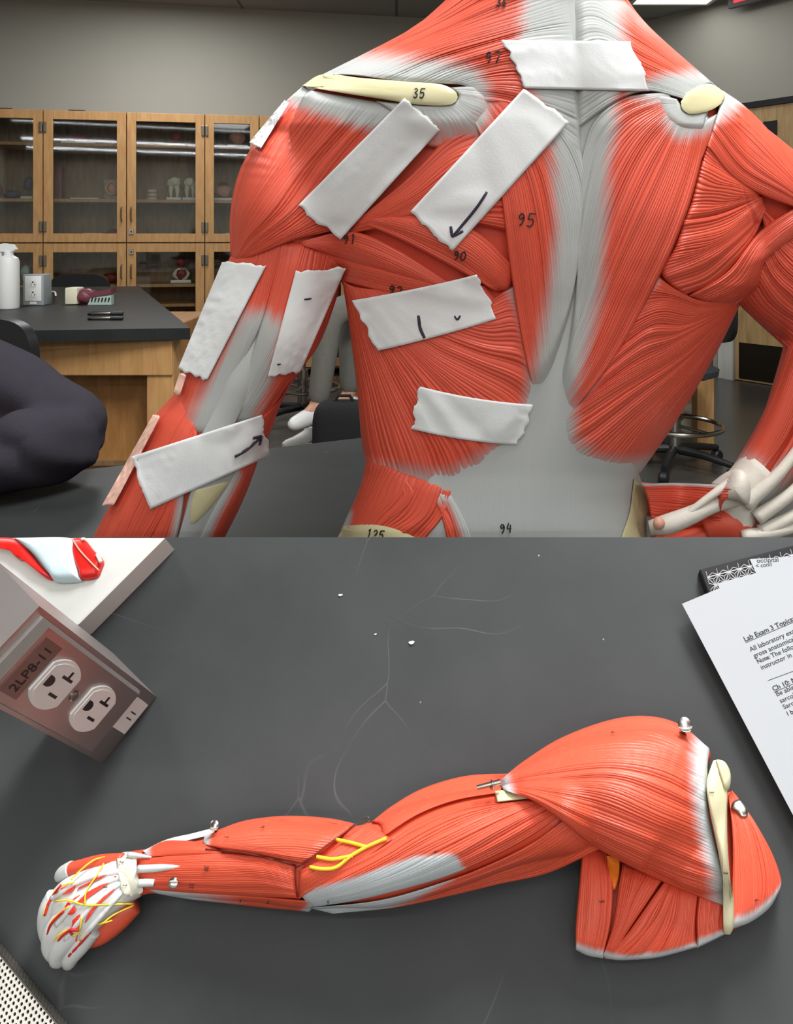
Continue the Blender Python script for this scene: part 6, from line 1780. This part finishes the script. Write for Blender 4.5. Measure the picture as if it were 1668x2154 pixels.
bt = thing('model_base', 'white display base behind the steel outlet box', 'display base', tuple(LV(200, 1300)))
WB = 78.0
lprism('base_board', [(166, 1311), (346, 1131), (-260, 1131), (-230, 1250), (-40, 1420)][::1], 1.5, WB, M['white_paint'], bt, 6)
lm = thing('leg_model', 'bright red leg muscle model with a pale blue tendon band on the white base', 'anatomical model', tuple(LV(100, 1180, WB)))
def ridge_pad(name, poly, h0, h1, m, parent):
    O = cr(np.vstack([poly, poly[:1]]), 60)[:-1]; c = O.mean(0); n = len(O); V = []; Fc = []
    O[:, 1] = np.maximum(O[:, 1], 1131)
    prof = [(1.0, h0), (1.0, h0 + (h1 - h0) * 0.4), (0.93, h0 + (h1 - h0) * 0.8), (0.75, h1 * 0.985 + h0 * 0.015), (0.4, h1), (0.02, h1)]
    base = LO(O[:, 0], O[:, 1], np.full(n, h0 + (h1 - h0) * 0.4)); cc = LO(c[0], c[1], h0 + (h1 - h0) * 0.4)
    for f, h in prof:
        V.append(cc + (base - cc) * f + np.array(NU) * (h - (h0 + (h1 - h0) * 0.4)) * KL)
    for j in range(len(prof) - 1):
        for i in range(n):
            k = (i + 1) % n
            Fc.append((j * n + i, j * n + k, (j + 1) * n + k, (j + 1) * n + i))
    Fc.append(tuple(range(n - 1, -1, -1))); Fc.append(tuple(range((len(prof) - 1) * n, len(prof) * n)))
    o = mesh_obj(name, np.vstack(V), Fc, m, parent)
    bm = bmesh.new(); bm.from_mesh(o.data); bmesh.ops.recalc_face_normals(bm, faces=bm.faces); bm.to_mesh(o.data); bm.free()
    return o
H0 = WB + 1.5
ridge_pad('calf_muscle', [(-60, 1131), (34, 1134), (62, 1160), (88, 1192), (112, 1218), (96, 1216), (78, 1200), (52, 1180), (38, 1176), (10, 1150), (-30, 1150)], H0, H0 + 22, M['red_paint'], lm)
ridge_pad('tendon_band', [(30, 1133), (150, 1133), (156, 1160), (160, 1182), (168, 1216), (168, 1222), (120, 1224), (104, 1208), (76, 1172), (52, 1150)], H0, H0 + 30, M['pale_blue'], lm)
ridge_pad('shin_muscle', [(150, 1133), (176, 1134), (196, 1156), (216, 1178), (212, 1196), (202, 1214), (172, 1219), (168, 1206), (158, 1180), (152, 1156)], H0, H0 + 22, M['red_paint'], lm)
for P, m_, r in (([(152, 1134), (168, 1158), (190, 1182), (208, 1200)], M['pink'], 2.0), ([(204, 1166), (212, 1182)], M['tooth'], 4.5), ([(172, 1131), (178, 1134)], M['tooth'], 4)):
    Q = cr(np.array(P, float), 14)
    Q[:, 1] = np.maximum(Q[:, 1], 1134)
    MB().tube(LO(Q[:, 0], Q[:, 1], np.full(14, H0 + 23.5)), r * KL, 8).build('vein', m_, lm, sharp=None)
# wall plate of the outlet box lies clear of the base board

# ------------------------------------------------------------------ folder, sheets of paper
HFO = 34.0
fo = thing('lattice_folder', 'black folder embossed with a star lattice under the white sheets', 'folder', tuple(LV(1560, 1260)))
fpoly = [(1472, 1198), (1500, 1190.5), (1718, 1134), (1790, 1380), (1560, 1432)]
fb = lprism('folder_cover', fpoly, 1.5, HFO, M['black_soft'], fo, 3)
mb = MB()
A_ = np.array([1472.0, 1198.0]); Ux = np.array([1718 - 1472, 1134 - 1198.0]); Ux /= np.linalg.norm(Ux); Uy = np.array([-Ux[1], Ux[0]])
tri = 23.0; hh = tri * math.sqrt(3) / 2
def inside(p):
    d = p - A_; a, b = d @ Ux, d @ Uy
    return 3 < a < 246 and 2 < b < 120
def seg(p, q_, r=1.2):
    if inside(p) and inside(q_):
        mb.tube([LV(p[0], p[1], HFO + 0.4), LV(q_[0], q_[1], HFO + 0.4)], r * KL, 4, cap=False)
for j in range(-1, 7):
    for i in range(-4, 13):
        o_ = A_ + Ux * (i * tri + (j % 2) * tri / 2) + Uy * (j * hh)
        r_ = o_ + Ux * tri; u_ = o_ + Ux * tri / 2 + Uy * hh; d_ = r_ + Ux * tri / 2 * 0 + 0
        v_ = r_ + Ux * (tri / 2) + Uy * hh
        for a, b in ((o_, r_), (o_, u_), (r_, u_)):
            seg(a, b)
        for T in ((o_, r_, u_), (r_, v_, u_)):
            c = (T[0] + T[1] + T[2]) / 3
            for a in T: seg(a, c, 0.8)
mb.build('embossed_lattice', mat('lattice_ridge', rgb(176, 176, 176), 0.45, metal=0.3), fo, smooth=False)
def sheet(label, poly, h, curl=0.0, m=None):
    o = lprism('paper_sheet', poly, h, h + 1.2, m or M['paper'], None)
    return tag(o, label, 'paper', None)
nt_ = sheet('small white handwritten slip above the printed sheet', [(1577, 1176), (1668, 1171), (1712, 1168), (1714, 1204), (1590, 1205)], HFO + 2.5)
sh2 = sheet('white sheet sticking out under the printed sheet', [(1509, 1227), (1604, 1202), (1716, 1172), (1900, 1560), (1640, 1560)], HFO + 5)
sh1 = sheet('printed lab exam topics sheet at the slab corner', [(1434.5, 1270), (1716, 1153), (2040, 1700), (1692, 1760)], HFO + 8)
def paper_text(parent, h, txt, x, y, size, bold=False, under=False, ang=math.atan2(-0.43, 1), nm='printed_line'):
    tv, tf = text_geo(txt, size, bold, thick=0.010)
    ca, sa = math.cos(ang), math.sin(ang)
    sk = 0.10
    fn = lambda u, v: LV(x + ca * u + (sa - sk) * v * 0.95, y + sa * u - ca * v, h)
    mb = MB().add([fn(u, v) for u, v in tv], tf)
    if under:
        W_ = max(u for u, v in tv)
        b = len(mb.V); mb.add([fn(0, -size * .12), fn(W_, -size * .12), fn(W_, -size * .19), fn(0, -size * .19)], [(0, 1, 2, 3)])
    return mb.build(nm, M['print'], parent, smooth=False)
HT = HFO + 9.6
for txt, x, y, s, bo, un in (('Lab Exam 3 Topics: M', 1567, 1350, 14.5, 1, 1), ('All laboratory exam', 1579, 1371, 14, 0, 0), ('gross anatomical', 1587, 1384, 14, 0, 0), ('Note:', 1594, 1396, 12.5, 1, 0), ('The follow', 1624, 1384, 14, 0, 0),
                             ('instructor in a', 1602, 1409, 14, 0, 0), ('Ch 10: N', 1627, 1454, 14.5, 1, 1), ('Be able', 1634, 1465, 14, 0, 0), ('sarcol', 1642, 1479, 14, 0, 0), ('Sarc', 1649, 1492, 14, 0, 0), ('I b', 1657, 1506, 14, 0, 0)):
    paper_text(sh1, HT, txt, x, y, s, bool(bo), bool(un))
MB().add([LV(1615, 1431, HT), LV(1720, 1392, HT), LV(1720, 1393.2, HT), LV(1615, 1432.2, HT)], [(0, 1, 2, 3)]).build('printed_rule', M['print'], sh1, smooth=False)
paper_text(nt_, HFO + 4, 'occipital', 1592, 1184, 14, ang=-0.06, nm='handwritten_line')
paper_text(nt_, HFO + 4, '< cond', 1590, 1194.5, 12, ang=-0.12, nm='handwritten_line')

# ------------------------------------------------------------------ perforated metal tray at the lower corner
mt = thing('perforated_tray', 'pale perforated metal tray at the lower corner of the slab', 'tray', tuple(LV(0, 2120)))
HM = 46.0
E0 = LV(10, 2018, HM); E1 = LV(122, 2154, HM)
ux = (E1 - E0).normalized(); uy = ux.cross(NU)
if uy.dot(LV(-100, 2154, HM) - E0) < 0: uy = -uy
def perforated(name, org, u, v, nrm, nu, nv, pitch, r, m, parent, off=0.0):
    mb = MB(); nseg = 12
    rh = pitch / math.sqrt(3)
    for j in range(nv):
        for i in range(nu):
            cx = (i + (j % 2) * 0.5 + 0.5) * pitch; cy = (j * math.sqrt(3) / 2) * pitch + rh
            V = []
            for k in range(nseg):
                a = 2 * PI * k / nseg + PI / 2
                # hexagon boundary
                aa = ((a - PI / 2 + PI / 6) % (PI / 3)) - PI / 6
                R = (pitch / 2 * 1.002) / math.cos(((a) % (PI / 3)) - PI / 6) if False else rh * math.cos(PI / 6) / math.cos(((a - PI / 2) % (PI / 3)) - PI / 6)
                V.append(org + u * (cx + R * math.cos(a)) + v * (cy + R * math.sin(a)) + nrm * off)
            for k in range(nseg):
                a = 2 * PI * k / nseg + PI / 2
                V.append(org + u * (cx + r * math.cos(a)) + v * (cy + r * math.sin(a)) + nrm * off)
            for k in range(nseg):
                a = 2 * PI * k / nseg + PI / 2
                V.append(org + u * (cx + r * math.cos(a)) + v * (cy + r * math.sin(a)) + nrm * (off - 0.0010))
            Fc = []
            for k in range(nseg):
                l = (k + 1) % nseg
                Fc.append((k, l, nseg + l, nseg + k)); Fc.append((nseg + k, nseg + l, 2 * nseg + l, 2 * nseg + k))
            mb.add(V, Fc)
    o = mb.build(name, m, parent, smooth=False)
    bm = bmesh.new(); bm.from_mesh(o.data); bmesh.ops.remove_doubles(bm, verts=bm.verts, dist=1e-5); bm.to_mesh(o.data); bm.free()
    return o
PT = 9.8 * KL * 0.96
perforated('tray_top', E0 - ux * PT * 8, ux, uy, NU, 32, 22, PT, PT * 0.30, mat('pale_metal', rgb(206, 202, 192), 0.4, metal=0.2), mt)
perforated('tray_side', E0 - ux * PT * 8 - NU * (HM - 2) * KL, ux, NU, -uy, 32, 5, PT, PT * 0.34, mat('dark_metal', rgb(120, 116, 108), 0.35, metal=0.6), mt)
mb = MB().prism([(0, 0), (32 * PT, 0), (32 * PT, 19 * PT), (0, 19 * PT)], 0.4 * KL, 2 * KL, lambda x, y, z: E0 - ux * PT * 8 - NU * (HM * KL) + ux * x + uy * y + NU * (z + 1.0 * KL))
mb.build('tray_bottom', M['black'], mt, smooth=False)
rim = [E0 - ux * PT * 8 + uy * 0.0002, E0 + ux * PT * 24 + uy * 0.0002]
MB().tube(rim, 1.6 * KL, 8).build('rim', M['chrome'], mt)
# paint chips and crumbs lying on the slab
for i, (x, y, r) in enumerate(((716, 1252, 3.2), (866, 1352, 4.5), (790, 1334, 2.0))):
    p = LV(x, y, r * 0.5 + 0.6)
    mb = MB().blob((0, 0, 0), (r * 1.3 * KL, r * 0.8 * KL, r * 0.35 * KL), 0.25, i, 2, 3)
    q_ = Vector((0, 0, 1)).rotation_difference(NU)
    mb.V = [tuple(p + q_ @ Vector(v)) for v in mb.V]
    tag(mb.build('paint_chip', M['white_plastic']), ['white paint chip on the slab near its upper edge', 'largest white paint chip in the middle of the slab', 'tiny white paint chip beside the largest one'][i], 'crumb')
# ------------------------------------------------------------------ camera and exposure
cam = bpy.data.cameras.new('camera')
cam.sensor_fit = 'HORIZONTAL'; cam.sensor_width = 36.0
cam.lens = 36.0 * F / 1668.0
cam.shift_x = 0.0
cam.shift_y = (CY - 2154 / 2) / 1668.0
cam.clip_start = 0.01; cam.clip_end = 60
co = bpy.data.objects.new('camera', cam); COL.objects.link(co)
co.location = (0, 0, HC); co.rotation_euler = (PI / 2, 0, 0)
SC.camera = co
w = bpy.data.worlds.new('world'); SC.world = w; w.use_nodes = True
w.node_tree.nodes['Background'].inputs[0].default_value = (0.8, 0.85, 0.9, 1)
w.node_tree.nodes['Background'].inputs[1].default_value = 0.3
vs = SC.view_settings
SC.display_settings.display_device = 'sRGB'
vs.view_transform = 'Standard'; vs.look = 'None'; vs.gamma = 1.0; vs.use_curve_mapping = False
vs.exposure = -0.28
SC.cycles.use_denoising = True
SC.cycles.max_bounces = 6
SC.cycles.transparent_max_bounces = 12
